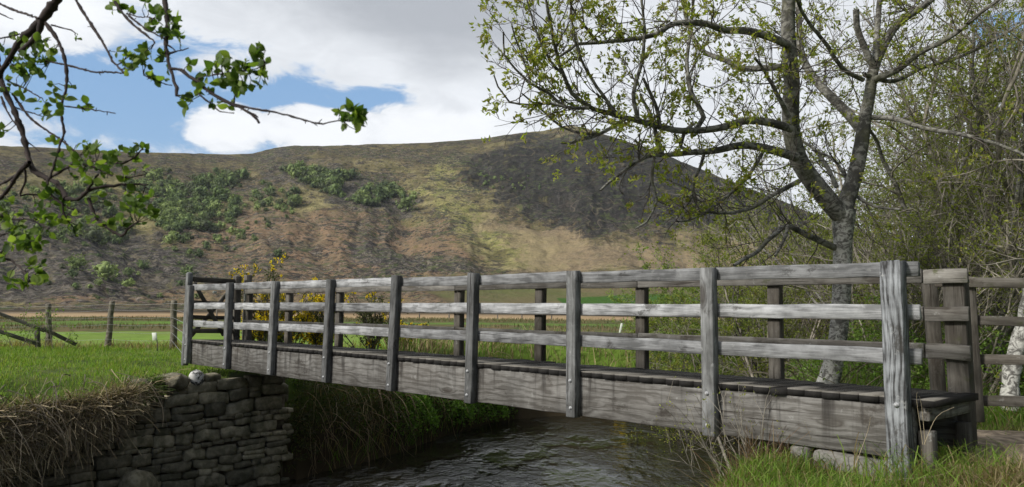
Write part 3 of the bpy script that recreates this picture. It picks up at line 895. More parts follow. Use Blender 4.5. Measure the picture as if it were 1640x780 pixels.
# the trodden path leading off the bridge, one shallow slab
pc = [at(1562, 716, 6.55), at(1990, 722, 6.5), at(2010, 694, 7.5), at(1560, 690, 7.5)]
PV = []
r_ = np.random.default_rng(6); nu, nv = 34, 9
for zz in (0, -.16):
    for i in range(nu):
        for j in range(nv):
            u, v_ = i / (nu - 1), j / (nv - 1)
            p = (pc[0] * (1 - u) + pc[1] * u) * (1 - v_) + (pc[3] * (1 - u) + pc[2] * u) * v_
            e = .05 * (vn(i * .7, j * .9) - .5)
            PV.append((p[0] + e, p[1] + e * 1.6, 2.15 + zz + .05 * (vn(i * .5, j * .5 + 7) - .5)))
ii = np.arange(nu * nv).reshape(nu, nv)
top = np.stack([ii[:-1, :-1], ii[1:, :-1], ii[1:, 1:], ii[:-1, 1:]], -1).reshape(-1, 4)
rim = np.concatenate([ii[:, 0], ii[-1, 1:], ii[-2::-1, -1], ii[0, -2:0:-1]]); rim2 = np.roll(rim, -1); NN = nu * nv
tag(mesh('path', PV, [top, np.stack([rim, rim + NN, rim2 + NN, rim2], 1)], simple('path_gravel', (.27, .22, .165), .95, .1, .5, 9, .03)), kind='structure')

# ------------------------------------------------------------------ growing things
def tubes(lines, sides=4):
    """lines: list of (points (n,3), radii (n,)) -> vertices and quads"""
    Vs_, Q_ = [], []; n_ = 0
    ang = np.arange(sides) * 2 * math.pi / sides
    ca, sa = np.cos(ang), np.sin(ang)
    for P, R_ in lines:
        P = np.asarray(P, float); R_ = np.asarray(R_, float); m0 = len(P)
        T = np.gradient(P, axis=0); T /= (np.linalg.norm(T, axis=1)[:, None] + 1e-9)
        ref = np.array([.31, .53, .79]) if abs(T[0] @ np.array([.31, .53, .79])) < .9 else np.array([.9, -.2, .1])
        A_ = np.cross(T, ref); A_ /= (np.linalg.norm(A_, axis=1)[:, None] + 1e-9); B_ = np.cross(T, A_)
        V_ = P[:, None] + R_[:, None, None] * (A_[:, None] * ca[None, :, None] + B_[:, None] * sa[None, :, None])
        Vs_.append(V_.reshape(-1, 3))
        i_ = np.arange(m0 - 1)[:, None] * sides + np.arange(sides)[None]; j_ = np.arange(m0 - 1)[:, None] * sides + (np.arange(sides)[None] + 1) % sides
        Q_.append((np.stack([i_, j_, j_ + sides, i_ + sides], -1).reshape(-1, 4)) + n_)
        n_ += m0 * sides
    return np.concatenate(Vs_), np.concatenate(Q_)


def spline(P, step):
    """smooth a traced polyline (Catmull-Rom) in any dimension"""
    P = np.asarray(P, float); out = [P[0]]
    Pp = np.vstack([2 * P[0] - P[1], P, 2 * P[-1] - P[-2]])
    for i in range(1, len(Pp) - 2):
        a, b_, c_, d_ = Pp[i - 1:i + 3]; n_ = max(1, int(np.linalg.norm((c_ - b_)[:3]) / step))
        for k_ in range(1, n_ + 1):
            t = k_ / n_
            out.append(.5 * (2 * b_ + (c_ - a) * t + (2 * a - 5 * b_ + 4 * c_ - d_) * t * t + (3 * b_ - a - 3 * c_ + d_) * t ** 3))
    return np.array(out)


def unit(v_): return v_ / (np.linalg.norm(v_) + 1e-9)


def grow(r_, p, d, L, rad, lvl, lines, tips, spec):
    """a wandering branch with children; spec[lvl] = (children, length ratio, angle, wander, lift)"""
    nch, ratio, ang, wan, lift = spec[lvl]
    seg = max(3, int(L / spec['seg'])); P = [p]; D = [d]; st = L / seg
    for i in range(seg):
        d = unit(d + r_.normal(0, wan, 3) + np.array([0, 0, lift]))
        p = p + d * st; P.append(p); D.append(d)
    P = np.array(P); R_ = rad * np.linspace(1, .35, seg + 1)
    lines.append((P, R_))
    if lvl + 1 not in spec:
        tips.append((P[-1], d)); 
        if r_.random() < spec.get('mid', .5): tips.append((P[len(P) // 2], D[len(P) // 2]))
        return
    for k_ in range(nch):
        t = (k_ + r_.uniform(.2, 1.)) / nch * .85 + .15
        i = min(seg, int(t * seg)); dd = D[i]
        ax = unit(np.cross(dd, r_.normal(0, 1, 3))); a = r_.normal(ang, .22)
        nd = unit(dd * math.cos(a) + ax * math.sin(a))
        grow(r_, P[i], nd, L * ratio * r_.uniform(.65, 1.25) * (1 - .35 * t), max(R_[i] * .6, spec['rmin']), lvl + 1, lines, tips, spec)
    tips.append((P[-1], d))


def leaf_quads(r_, C, D, size, cols, per=4, spread=.5, width=.45):
    """small pointed leaves round each tip; returns V, quads, colours"""
    C = np.repeat(np.asarray(C), per, 0); D = np.repeat(np.asarray(D), per, 0); n_ = len(C)
    D = D + r_.normal(0, spread, (n_, 3)); D /= np.linalg.norm(D, axis=1)[:, None] + 1e-9
    S = np.cross(D, r_.normal(0, 1, (n_, 3))); S /= np.linalg.norm(S, axis=1)[:, None] + 1e-9
    N_ = np.cross(D, S)
    C = C + r_.normal(0, size * .35, (n_, 3))
    L = (size * r_.uniform(.6, 1.35, n_))[:, None]; W_ = L * width
    V = np.stack([C, C + D * L * .5 + S * W_ * .5 + N_ * L * .08, C + D * L, C + D * L * .5 - S * W_ * .5 + N_ * L * .08], 1).reshape(-1, 3)
    Q_ = np.arange(n_ * 4).reshape(-1, 4)
    cols = np.asarray(cols); t = r_.random(n_)[:, None]; k_ = r_.integers(0, len(cols), n_)
    c_ = cols[k_] * (.7 + .6 * t)
    return V, Q_, np.repeat(c_, 4, 0)


def blades(r_, P, h, wd, cols, lean=.35, bias=None, vary=.4, curl=.5):
    """grass blades: base points P (n,3), each a bent strip of two quads and a tip"""
    n_ = len(P); H = (h * r_.uniform(1 - vary, 1 + vary, n_))[:, None] if np.isscalar(h) else (h * r_.uniform(1 - vary, 1 + vary, n_))[:, None]
    a = r_.uniform(0, 2 * math.pi, n_); Ld = np.stack([np.cos(a), np.sin(a), np.zeros(n_)], 1) * (lean * r_.random(n_))[:, None]
    if bias is not None: Ld = Ld + np.asarray(bias)[None]
    b = r_.uniform(0, 2 * math.pi, n_); S = np.stack([np.cos(b), np.sin(b), np.zeros(n_)], 1) * wd * r_.uniform(.6, 1.3, n_)[:, None] / 2
    up = np.array([[0, 0, 1.]])
    m1 = P + H * (.5 * up + .35 * Ld); m2 = P + H * (.85 * up * (1 - curl * .12) + .95 * Ld); tip = P + H * ((1.0 - curl * .3) * up + 1.7 * Ld)
    V = np.stack([P - S, P + S, m1 + S * .85, m1 - S * .85, m2 + S * .5, m2 - S * .5, tip], 1).reshape(-1, 3)
    k_ = np.arange(n_)[:, None] * 7
    Q_ = np.concatenate([k_ + [[0, 1, 2, 3]], k_ + [[3, 2, 4, 5]]]); T_ = k_ + [[5, 4, 6]]
    cols = np.asarray(cols); ci = cols[r_.integers(0, len(cols), n_)] * r_.uniform(.7, 1.3, (n_, 1))
    return V, Q_, T_, np.repeat(ci, 7, 0)


def join(parts):
    """parts: list of (V, [faces...], col)"""
    V = []; Fd = {}; C_ = []; n_ = 0
    for p in parts:
        V.append(p[0]); C_.append(p[-1])
        for f in p[1:-1]:
            if len(f): Fd.setdefault(f.shape[1], []).append(f + n_)
        n_ += len(p[0])
    return np.concatenate(V), [np.concatenate(v_) for v_ in Fd.values()], np.concatenate(C_)


def adopt(o, parent):
    o.parent = parent; o.matrix_parent_inverse = parent.matrix_world.inverted(); return o


GREEN = [(.17, .28, .04), (.12, .22, .03), (.21, .31, .055), (.26, .29, .09)]
STRAW = [(.30, .235, .13), (.22, .165, .09), (.38, .31, .19), (.16, .115, .065)]
SPRING = [(.28, .33, .05), (.20, .25, .04), (.35, .37, .08), (.26, .23, .08)]


def scatter(r_, n_, x0, x1, y0, y1, cond):
    x = r_.uniform(x0, x1, n_); y = r_.uniform(y0, y1, n_); k_ = cond(x, y); x, y = x[k_], y[k_]
    return np.stack([x, y, ground_z(x, y) - .02], 1)


# --- turf on the far (left) bank
r_ = np.random.default_rng(31)
inview = lambda x, y: (np.abs(x) < .75 * y + 1)
Pg = scatter(r_, 90000, -17, -3.5, 8, 24, lambda x, y: (x < -3) & (river_d(x, y) > .15) & inview(x, y) & (x < -4.2 + .0 * y + 3) & (y - x * .0 < 23 + .8 * np.sin(x)))
Pg = Pg[(fbm(Pg[:, 0] * 1.2, Pg[:, 1] * 1.2, 3, 71) > .30)]
hh = .05 + .17 * fbm(Pg[:, 0] * .9, Pg[:, 1] * .9, 3, 75) ** 1.5
pt = [blades(r_, Pg, hh, .012, GREEN, .5)]
# rough straw-coloured growth along the fence
Ps = scatter(r_, 9000, -17, -4, 20.5, 24, lambda x, y: (np.abs(y - 21.9 - .4 * np.sin(x)) < .75 * fbm(x * .8, y * .1, 2, 4) + .1))
pt.append(blades(r_, Ps, .28, .014, STRAW + [(.12, .14, .04)], .9))
V, Fc, Cc = join(pt)
tag(mesh('grass', V, Fc, M['grass'], attrs={'Col': Cc}), 'short green turf growing over the far bank', 'grass', kind='stuff')
# --- matted turf overhanging the wall at the left: a lumpy earth lip with straw, roots and shoots on it
def bulge(s0, z):
    """how far the mat stands out from the wall face"""
    lump = fbm(s0 * 1.3 + 9, z * 1.6, 3, 33)
    low = np.interp(s0, [-9, -4.2, -3.4, -2.7, -2.2, -1.5, -1.0], [-.3, -.3, .55, .95, 1.15, 1.45, 1.8])
    k = np.clip((z - low) / .35, 0, 1) ** .7 * np.clip(-(s0 + .9) / .8, 0, 1)
    return k * (.16 + .42 * lump + .22 * np.clip(-(s0 + 2.6), 0, 2.2)) - .10 * (1 - k) - .0


gs, gzv = np.meshgrid(np.linspace(-8.5, -.9, 110), np.linspace(-.3, 1.68, 40))
bq = bulge(gs, gzv) - .05; bq[-1] -= .75; gzz = gzv + 0.; gzz[-1] += .0
lipV = (Wf[None, None] + gs[..., None] * N3 + bq[..., None] * E3 + np.stack([gs * 0, gs * 0, gzz], -1)).reshape(-1, 3)
ii = np.arange(gs.size).reshape(gs.shape)
tag(mesh('bank', lipV, [np.stack([ii[:-1, :-1], ii[:-1, 1:], ii[1:, 1:], ii[1:, :-1]], -1).reshape(-1, 4)], M['earth'], smooth=True), kind='structure')
pt = []


def strands(n_, smin, smax, L0, L1, up_, grav, jit, wd, cols, zlo=None):
    s0 = r_.uniform(smin, smax, n_); z0 = r_.uniform(0., 1., n_) ** .6 * 2.05; topz = 1.98 - .30 * np.clip((-1.0 - s0) / 1.2, 0, 1) + .24 * (fbm(s0 * 1.1, s0 * 0 + 2, 3, 23) - .5)
    low = np.interp(s0, [-9, -4.2, -3.4, -2.7, -2.2, -1.5, -1.0], [-.1, -.1, .8, 1.15, 1.3, 1.55, 1.85]); z0 = low + (topz - low) * z0 / 2.05
    base = Wf[None] + s0[:, None] * N3 + (bulge(s0, z0) - .03)[:, None] * E3; base[:, 2] = z0 + r_.uniform(-.03, .08, n_)
    n_ = len(s0); Lh = r_.uniform(L0, L1, n_); k_ = 5
    vel = E3[None] * r_.uniform(.2, .9, n_)[:, None] + N3[None] * r_.normal(0, .8, n_)[:, None] + np.array([[0, 0, 1.]]) * r_.normal(up_, .4, n_)[:, None]
    Pt = [base]
    for i in range(k_):
        Pt.append(Pt[-1] + vel * (Lh / k_)[:, None]); vel = vel * .85 + np.array([[0, 0, -grav]]) + r_.normal(0, jit, (n_, 3))
    Pt = np.array(Pt); Sd = np.cross(vel, E3 + r_.normal(0, .6, (n_, 3))); Sd /= np.linalg.norm(Sd, axis=1)[:, None]; Sd *= wd * r_.uniform(.5, 1.3, n_)[:, None]
    V = np.concatenate([Pt + Sd[None], Pt - Sd[None]], 0); i0 = np.arange(n_); Q_ = []
    for i in range(k_): Q_.append(np.stack([i * n_ + i0, (i + 1) * n_ + i0, (i + 2 + k_) * n_ + i0, (i + 1 + k_) * n_ + i0], 1))
    cols = np.array(cols); patch = .55 + .9 * fbm(s0 * 1.7, z0 * 2.3, 3, 61)
    cc = cols[r_.integers(0, len(cols), n_)] * (r_.uniform(.6, 1.3, n_) * patch)[:, None]
    pt.append((V.reshape(-1, 3), np.concatenate(Q_), np.tile(cc, (2 * (k_ + 1), 1))))


DRY = [(.44, .36, .23), (.33, .26, .165), (.52, .44, .29), (.20, .155, .10), (.15, .12, .08), (.30, .26, .18)]
strands(36000, -6.5, -1.6, .08, .34, .15, .05, .42, .0042, DRY)
strands(1200, -2.0, -.9, .08, .25, .15, .05, .42, .0042, DRY)
strands(3500, -6.5, -2.0, .25, .6, .1, .36, .24, .0036, DRY)
strands(13000, -6.5, -.9, .08, .28, .6, .18, .15, .0045, [(.10, .17, .035), (.14, .21, .045), (.07, .11, .03)])
s0 = r_.uniform(-6, -1.0, 2600); s0 = s0[fbm(s0 * 2.2, s0 * 0 + 3, 3, 7) > .5]; z0 = 1.75 - r_.random(len(s0)) ** 1.5 * .9
Pq = Wf[None] + s0[:, None] * N3 + (bulge(s0, z0) + .02)[:, None] * E3; Pq[:, 2] = z0
V, Q_, Cc = leaf_quads(r_, Pq, np.tile(E3 + [0, 0, .4], (len(Pq), 1)), .05, [(.07, .13, .03), (.10, .17, .04), (.05, .08, .025)], 3, .6, .6); pt.append((V, Q_, Cc))
# coarse roots and dead stems trailing down
ln = []
for i in range(110):
    s0 = r_.uniform(-6, -1.6); p = Wf + N3 * s0 + E3 * np.interp(s0, [-6.3, -4.3, -2.3, -1.0], [1.2, 1.0, .25, .12]) + np.array([0, 0, r_.uniform(1.5, 2.2)])
    d = unit(E3 * .8 + N3 * r_.normal(0, .8) + np.array([0, 0, r_.uniform(-.4, .9)])); PP = [p]
    L = r_.uniform(.4, 1.5)
    for j in range(9):
        d = unit(d + np.array([0, 0, -.30]) + r_.normal(0, .16, 3)); p = p + d * L / 9; PP.append(p)
    ln.append((np.array(PP), np.linspace(1, .3, 10) * r_.uniform(.003, .009)))
V, Q_ = tubes(ln, 3); pt.append((V, Q_, np.tile(np.array([[.23, .20, .155]]), (len(V), 1)) * r_.uniform(.6, 1.2, (len(V), 1))))
V, Fc, Cc = join(pt)
tag(mesh('dry_grass', V, Fc, M['drygrass'], attrs={'Col': Cc}), 'mat of dry straw grass and roots hanging over the far bank', 'dry grass', kind='stuff')

# --- green leafy growth on banks
def leafy(r_, P, size, cols, per=3, lift=.6, width=.5):
    D = r_.normal(0, 1, (len(P), 3)); D[:, 2] = np.abs(D[:, 2]) * lift
    return leaf_quads(r_, P, D, size, cols, per, .5, width)


def mound(r_, c_, rad, h, n_):
    """points through a low mound of growth"""
    a = r_.uniform(0, 2 * math.pi, n_); q_ = np.sqrt(r_.random(n_)); z = r_.random(n_)
    rx = rad[0] if not np.isscalar(rad) else rad; ry = rad[1] if not np.isscalar(rad) else rad
    x = np.cos(a) * q_; y = np.sin(a) * q_; top = np.sqrt(np.clip(1 - q_ ** 2, 0, 1)) * (.6 + .7 * fbm(x * 3 + c_[0], y * 3 + c_[1], 3, 5))
    P = np.stack([c_[0] + x * rx, c_[1] + y * ry, c_[2] + top * h * (1 - .55 * z ** 2)], 1)
    return P


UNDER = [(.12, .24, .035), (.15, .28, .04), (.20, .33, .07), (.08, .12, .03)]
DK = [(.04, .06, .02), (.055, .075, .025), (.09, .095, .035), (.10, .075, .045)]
pt = []
for (c_, rad, h, n_, cols, sz) in (
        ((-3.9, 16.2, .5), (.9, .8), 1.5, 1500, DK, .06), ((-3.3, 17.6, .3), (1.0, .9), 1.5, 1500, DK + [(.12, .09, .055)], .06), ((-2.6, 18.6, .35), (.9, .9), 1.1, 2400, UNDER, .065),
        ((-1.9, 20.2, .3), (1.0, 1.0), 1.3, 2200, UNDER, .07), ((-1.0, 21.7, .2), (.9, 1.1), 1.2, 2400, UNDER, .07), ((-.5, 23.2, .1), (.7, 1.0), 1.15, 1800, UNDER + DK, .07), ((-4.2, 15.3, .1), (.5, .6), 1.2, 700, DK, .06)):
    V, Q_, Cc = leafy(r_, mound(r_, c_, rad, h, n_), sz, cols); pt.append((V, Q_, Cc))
ln = []
for i in range(300):
    px_ = r_.uniform(470, 780); t = (px_ - 470) / 310; p = np.array([-4.0 + 3.6 * t + r_.normal(0, .2), 15.3 + 8 * t, r_.uniform(.5, 1.9)])
    d = unit(np.array([.6, -.7, r_.uniform(-.6, .6)]) + r_.normal(0, .4, 3)); PP = [p]; L = r_.uniform(.4, 1.5)
    for j in range(8):
        d = unit(d + np.array([0, 0, -.28]) + r_.normal(0, .2, 3)); p = p + d * L / 8; PP.append(p)
    ln.append((np.array(PP), np.linspace(1, .3, 9) * r_.uniform(.004, .011)))
V, Q_ = tubes(ln, 3); pt.append((V, Q_, np.tile(np.array([[.36, .28, .20]]), (len(V), 1)) * r_.uniform(.5, 1.4, (len(V), 1))))
Pb = np.stack([r_.uniform(-3.6, 0, 1300), np.zeros(1300), np.zeros(1300)], 1); Pb[:, 1] = 16 + (Pb[:, 0] + 3.3) * 2.5 + r_.normal(0, .7, 1300) + .3
Pb[:, 2] = ground_z(Pb[:, 0], Pb[:, 1]); Pb = Pb[(river_d(Pb[:, 0], Pb[:, 1]) > -.1)]
pt.append(blades(r_, Pb, .38, .014, UNDER + STRAW[:1] + [(.15, .10, .06)], 1.0, bias=(.25, -.3, 0)))
V, Fc, Cc = join(pt)
tag(mesh('bank_growth', V, Fc, M['grass'], attrs={'Col': Cc}), 'dark brambles, roots and leafy growth on the bank below the bridge', 'undergrowth', kind='stuff')

# --- tall tufts on the far lip seen through the rails
Pt_ = scatter(r_, 26000, -4.5, 9, 17, 31, lambda x, y: (np.abs(river_d(x, y) - 1.6) < 1.1) & (x > -3.2) & (y > 19.5) & (x < 7))
pt = [blades(r_, Pt_, .30 + .5 * fbm(Pt_[:, 0] * .8, Pt_[:, 1] * .8, 3, 91) ** 2, .018, GREEN[:2] + STRAW[:3] + STRAW[:1], .7)]
# rush beds in the meadow
x = r_.uniform(-95, 90, 70000); y = r_.uniform(38, 112, 70000); rr_ = np.hypot(x, y)
k_ = (np.abs(x) < .75 * y) & (((rr_ > 41) & (rr_ < 56)) | ((rr_ > 70) & (rr_ < 98))) & (fbm(x * .07, y * .1, 3, 14) > .40)
x, y = x[k_], y[k_]
pt.append(blades(r_, np.stack([x, y, ground_z(x, y) - .05], 1), .30, .035, [(.15, .11, .055), (.09, .12, .035), (.20, .15, .08), (.11, .14, .045)], .5))
V, Fc, Cc = join(pt)
tag(mesh('rushes', V, Fc, M['drygrass'], attrs={'Col': Cc}), 'straw coloured tufts and rush beds in the meadow beyond the river', 'rushes', kind='stuff')

# --- near bank turf
Pn = scatter(r_, 42000, .6, 7.5, 3.2, 9.5, lambda x, y: (river_d(x, y) > .02) & (y < 9.5) & (x > .1) & ~((((x - P0[0]) * EY[0] + (y - P0[1]) * EY[1]) > .3) & (((x - P0[0]) * EY[0] + (y - P0[1]) * EY[1]) < 1.2) & (x < 3.1)))
Pn = Pn[~((Pn[:, 0] > 3.95) & (np.abs(Pn[:, 1] - 6.8) < .5))]
hh = .04 + .17 * fbm(Pn[:, 0] * 1.5, Pn[:, 1] * 1.5, 3, 77) ** 1.3
pt = [blades(r_, Pn, hh, .006, GREEN + GREEN[:1] + STRAW[:3] + [(.12, .10, .05)], .55, curl=.8)]
nb = []
for (px_, py_, dp, n_, h) in ((1470, 735, 5.6, 420, .34), (1540, 715, 6.0, 380, .30), (1400, 760, 5.3, 360, .28), (1240, 775, 5.8, 500, .20), (1310, 775, 5.4, 400, .16), (1200, 780, 6.2, 380, .20), (1600, 760, 5.4, 420, .26), (1350, 765, 5.4, 200, .16), (1440, 770, 5.0, 400, .25), (1520, 765, 5.2, 420, .28)):
    c_ = at(px_, py_, dp); P_ = c_[None] + r_.normal(0, 1, (n_, 3)) * np.array([.22, .22, 0]); P_[:, 2] = ground_z(P_[:, 0], P_[:, 1])
    dry = px_ > 1560 or px_ in (1520,)
    pt.append(blades(r_, P_, h, .008, (STRAW[:3] + GREEN[:1]) if dry else GREEN + GREEN[:3] + STRAW[:1], .8, curl=1.))
# dead straw laid over near the steps
c_ = at(1590, 745, 5.6); P_ = c_[None] + r_.normal(0, 1, (900, 3)) * np.array([.32, .2, 0]); P_[:, 2] = ground_z(P_[:, 0], P_[:, 1])
pt.append(blades(r_, P_, .22, .007, STRAW, 1.6, curl=1.4))
# russet and grey dead stems at the water's edge
P_ = []
for (px_, py_, dp, n_) in ((1150, 760, 6.6, 240), (1200, 730, 6.9, 180), (1090, 775, 6.4, 160), (1240, 735, 6.9, 120)):
    c_ = at(px_, py_, dp); q_ = c_[None] + r_.normal(0, 1, (n_, 3)) * np.array([.20, .2, 0]); q_[:, 2] = np.maximum(ground_z(q_[:, 0], q_[:, 1]), 1.2); P_.append(q_)
P_ = np.concatenate(P_); pt.append(blades(r_, P_, .38, .006, [(.20, .12, .07), (.26, .19, .11), (.14, .09, .06)], .9))
V, Fc, Cc = join(pt)
tag(mesh('grass', V, Fc, M['grass'], attrs={'Col': Cc}), 'long green grass and straw on the near bank round the bridge end', 'grass', kind='stuff')
# dead stalks standing by the end post
ln = []
for (a, b_, c2) in (((1478, 712), (1468, 640), (1470, 628)), ((1482, 712), (1476, 650), (1472, 634)), ((1480, 712), (1500, 668), (1528, 652)), ((1370, 745), (1390, 690), (1394, 668)), ((1395, 770), (1500, 762), (1535, 745))):
    sp__ = spline([at(*a, 5.55), at(*b_, 5.5), at(*c2, 5.45)], .04); ln.append((sp__, np.linspace(.0022, .001, len(sp__))))
V, Q_ = tubes(ln, 4)
tag(mesh('dead_stalks', V, [Q_], M['drygrass'], attrs={'Col': np.tile(np.array([[.5, .42, .29]]), (len(V), 1))}), 'pale dead stalks standing beside the thick end post', 'stalks')


# --- a budding sapling at the water's edge
def plant(name, label, cat, base, lines, tips, barkm, leafm, size, cols, per, sides=4, group=None, width=.45, trunk_lines=None, trunkm=None, spread=.6, leafname='leaves'):
    root = xf(empty(name, base, label, cat, group))
    if trunk_lines:
        V, Q_ = tubes(trunk_lines, 10); adopt(mesh('trunk', V, [Q_], trunkm, smooth=True), root)
    if lines:
        V, Q_ = tubes(lines, sides); adopt(mesh('branches', V, [Q_], barkm, smooth=True), root)
    if tips:
        V, Q_, Cc = leaf_quads(r_, [t[0] for t in tips], [t[1] for t in tips], size, cols, per, spread, width)
        adopt(mesh(leafname, V, [Q_], leafm, attrs={'Col': Cc}), root)
    return root


r_ = np.random.default_rng(77)
ln, tips = [], []
ln.append((spline([at(1180, 775, 6.6), at(1163, 735, 6.6), at(1150, 700, 6.7)], .1), np.linspace(.022, .014, len(spline([at(1180, 775, 6.6), at(1163, 735, 6.6), at(1150, 700, 6.7)], .1)))))
for i in range(16):
    b_ = at(r_.uniform(1110, 1230), r_.uniform(745, 775), 6.6)
    grow(r_, b_, unit(np.array([r_.normal(-.35, .6), r_.normal(0, .3), 1.])), r_.uniform(.45, .8), .005, 0, ln, tips, {0: (5, .5, .7, .12, .0), 1: (0, 0, 0, .15, .0), 'seg': .08, 'rmin': .0022, 'mid': .3})
plant('sapling', 'thin budding sapling leaning over the water below the beam', 'sapling', at(1180, 775, 6.6), ln, tips, M['greytwig'], M['leaf'], .022, SPRING, 2)

# ------------------------------------------------------------------ the big birch, traced limb by limb with a depth of its own
r_ = np.random.default_rng(101)


def traced(pts, d0, d1, r0, r1, step=.12, zig=.0, power=1.0):
    n_ = len(pts); dd = d0 + (d1 - d0) * np.linspace(0, 1, n_) ** power
    P = np.array([at(p[0], p[1], dd[i]) for i, p in enumerate(pts)])
    Sx = spline(P, step); R_ = np.linspace(r0, r1, len(Sx))
    if zig: Sx = Sx + r_.normal(0, zig, Sx.shape) * np.linspace(0, 1, len(Sx))[:, None]
    return Sx, R_


TD = 10.6
PXM = TD / F
trunk_l = [traced([(1308, 668), (1318, 635), (1330, 600), (1340, 555), (1346, 500), (1349, 440), (1350, 385), (1351, 335)], TD, TD, 22 * PXM, 17 * PXM)]
R_ = trunk_l[0][1]; n_ = len(R_); trunk_l[0] = (trunk_l[0][0], np.interp(np.linspace(0, 1, n_), [0, .15, .4, .85, 1], [23, 17, 14, 14.5, 19]) * PXM)
big = [
    ([(1352, 350), (1330, 325), (1303, 292), (1280, 258), (1269, 220), (1266, 180), (1268, 130), (1264, 80), (1262, 30), (1265, -30), (1270, -110)], TD, 9.9, 16, 8),
    ([(1350, 345), (1358, 315), (1368, 285), (1376, 250), (1382, 215), (1385, 185)], TD, 10.9, 13.5, 10.5),
    ([(1385, 190), (1393, 150), (1399, 112), (1415, 72), (1440, 36), (1478, 10), (1520, -25)], 10.9, 11.6, 10, 5),
    ([(1381, 210), (1356, 180), (1326, 150), (1300, 120), (1283, 85), (1280, 40), (1276, -30)], 10.9, 12.0, 9, 4),
    ([(1400, 110), (1382, 70), (1372, 42), (1371, 15)], 11.1, 10.9, 6, 5),
    ([(1402, 100), (1404, 60), (1407, 20), (1410, -20)], 11.1, 11.5, 6, 4)]
mid_ = [
    ([(1268, 206), (1232, 196), (1195, 193), (1160, 203), (1120, 209), (1080, 208), (1050, 200), (1000, 188), (965, 178), (938, 168), (915, 148), (902, 118), (890, 80), (880, 30), (868, -20)], 10.1, 8.2, 6.6, 1.5),
    ([(1276, 252), (1240, 241), (1190, 232), (1150, 240), (1100, 245), (1065, 248), (1038, 251), (1010, 265), (985, 285), (963, 305)], 10.2, 9.0, 7.4, 1.6),
    ([(1262, 72), (1235, 60), (1195, 49), (1160, 48), (1130, 38), (1080, 38), (1050, 55), (1000, 65), (960, 68), (925, 72), (890, 95)], 10.0, 8.6, 6.5, 1.6),
    ([(1265, 106), (1222, 109), (1190, 110), (1165, 98), (1130, 84), (1110, 60), (1098, 25), (1090, -20)], 10.0, 11.2, 5.5, 2),
    ([(1263, 188), (1243, 148), (1225, 115), (1208, 92)], 10.1, 9.6, 4, 2),
    ([(1400, 128), (1440, 110), (1472, 85), (1520, 60), (1570, 20), (1620, -15)], 11.0, 10.0, 6, 2.2),
    ([(1382, 128), (1350, 110), (1322, 70), (1292, 30), (1275, -5)], 11.0, 10.0, 4, 2.5),
    ([(1390, 188), (1432, 190), (1480, 205), (1540, 215), (1600, 232), (1670, 260)], 10.9, 9.6, 4.5, 2),
    ([(1385, 120), (1430, 130), (1480, 108), (1540, 90), (1600, 60), (1660, 20)], 11, 12.5, 4, 2),
    ([(1340, 398), (1292, 376), (1260, 363), (1230, 385), (1208, 406), (1175, 424)], 10.6, 9.4, 5.5, 2.4),
    ([(1262, 362), (1255, 385), (1240, 410)], 10.0, 9.8, 3, 2),
    ([(1220, 247), (1192, 290), (1150, 325), (1112, 350), (1085, 354)], 10.0, 9.0, 3, 1.4),
    ([(1280, 290), (1242, 310), (1200, 335), (1160, 341), (1120, 338)], 10.2, 9.3, 4, 1.6),
    ([(1127, 248), (1120, 272), (1110, 298), (1114, 325), (1130, 345)], 9.6, 9.4, 2.6, 1.2),
    ([(1048, 252), (1044, 290), (1052, 322), (1036, 355), (1018, 366)], 9.2, 9.0, 2.4, 1.2),
    ([(1057, 207), (1054, 182), (1042, 150), (1030, 125)], 9.3, 9.2, 3.2, 2),
    ([(1022, 192), (1014, 150), (1026, 110), (1032, 60), (1028, 0), (1030, -40)], 9.0, 8.8, 3.2, 1.4),
    ([(1116, 206), (1127, 188), (1108, 150), (1100, 110), (1106, 50), (1112, -10)], 9.6, 9.9, 4, 2),
    ([(1108, 245), (1090, 235), (1096, 210), (1110, 198)], 9.6, 9.6, 3.5, 3),
    ([(1058, 246), (1054, 225), (1040, 180), (1025, 150)], 9.3, 9.4, 3.5, 2),
    ([(990, 185), (965, 152), (938, 110), (920, 60), (915, 0)], 8.8, 8.3, 2.6, 1.2),
    ([(942, 173), (905, 171), (880, 150), (850, 134), (826, 110), (808, 90), (806, 52)], 8.5, 8.0, 2.4, 1.0),
    ([(905, 171), (880, 165), (850, 168), (815, 162), (798, 138), (791, 122)], 8.3, 8.0, 1.9, .9),
    ([(1002, 190), (962, 214), (930, 224), (900, 229)], 8.9, 8.6, 2.8, 1.8),
    ([(965, 213), (935, 214), (900, 204), (872, 180), (845, 158), (835, 150)], 8.8, 8.3, 2.0, 1.0),
    ([(850, 134), (838, 95), (826, 62), (821, 42)], 8.2, 8.0, 1.5, .9),
    ([(900, 118), (880, 96), (862, 60), (850, 20), (842, -10)], 8.3, 7.9, 1.8, .9),
    ([(960, 70), (935, 40), (915, 10), (905, -20)], 8.8, 8.4, 2.0, 1.1),
    ([(1340, 300), (1322, 262), (1300, 235), (1282, 225)], 10.8, 11.2, 4, 2),
    ([(1372, 315), (1400, 330), (1440, 335)], 10.7, 10.3, 3, 1.5),
    ([(1358, 290), (1335, 255), (1300, 240)], 10.8, 11.0, 3, 1.5)]
lines, tips = [], []
bigl = [traced(p, a, b_, r0 * PXM, r1 * PXM) for p, a, b_, r0, r1 in big]
midl = []
for p, a, b_, r0, r1 in mid_:
    P, R_ = traced(p, a, b_, r0 * PXM, r1 * PXM, .10, .006); midl.append((P, R_))
sp1 = {0: (4, .55, .65, .12, .02), 1: (2, .55, .7, .15, .03), 2: (0, 0, 0, .17, .03), 'seg': .07, 'rmin': .0036, 'mid': .12}
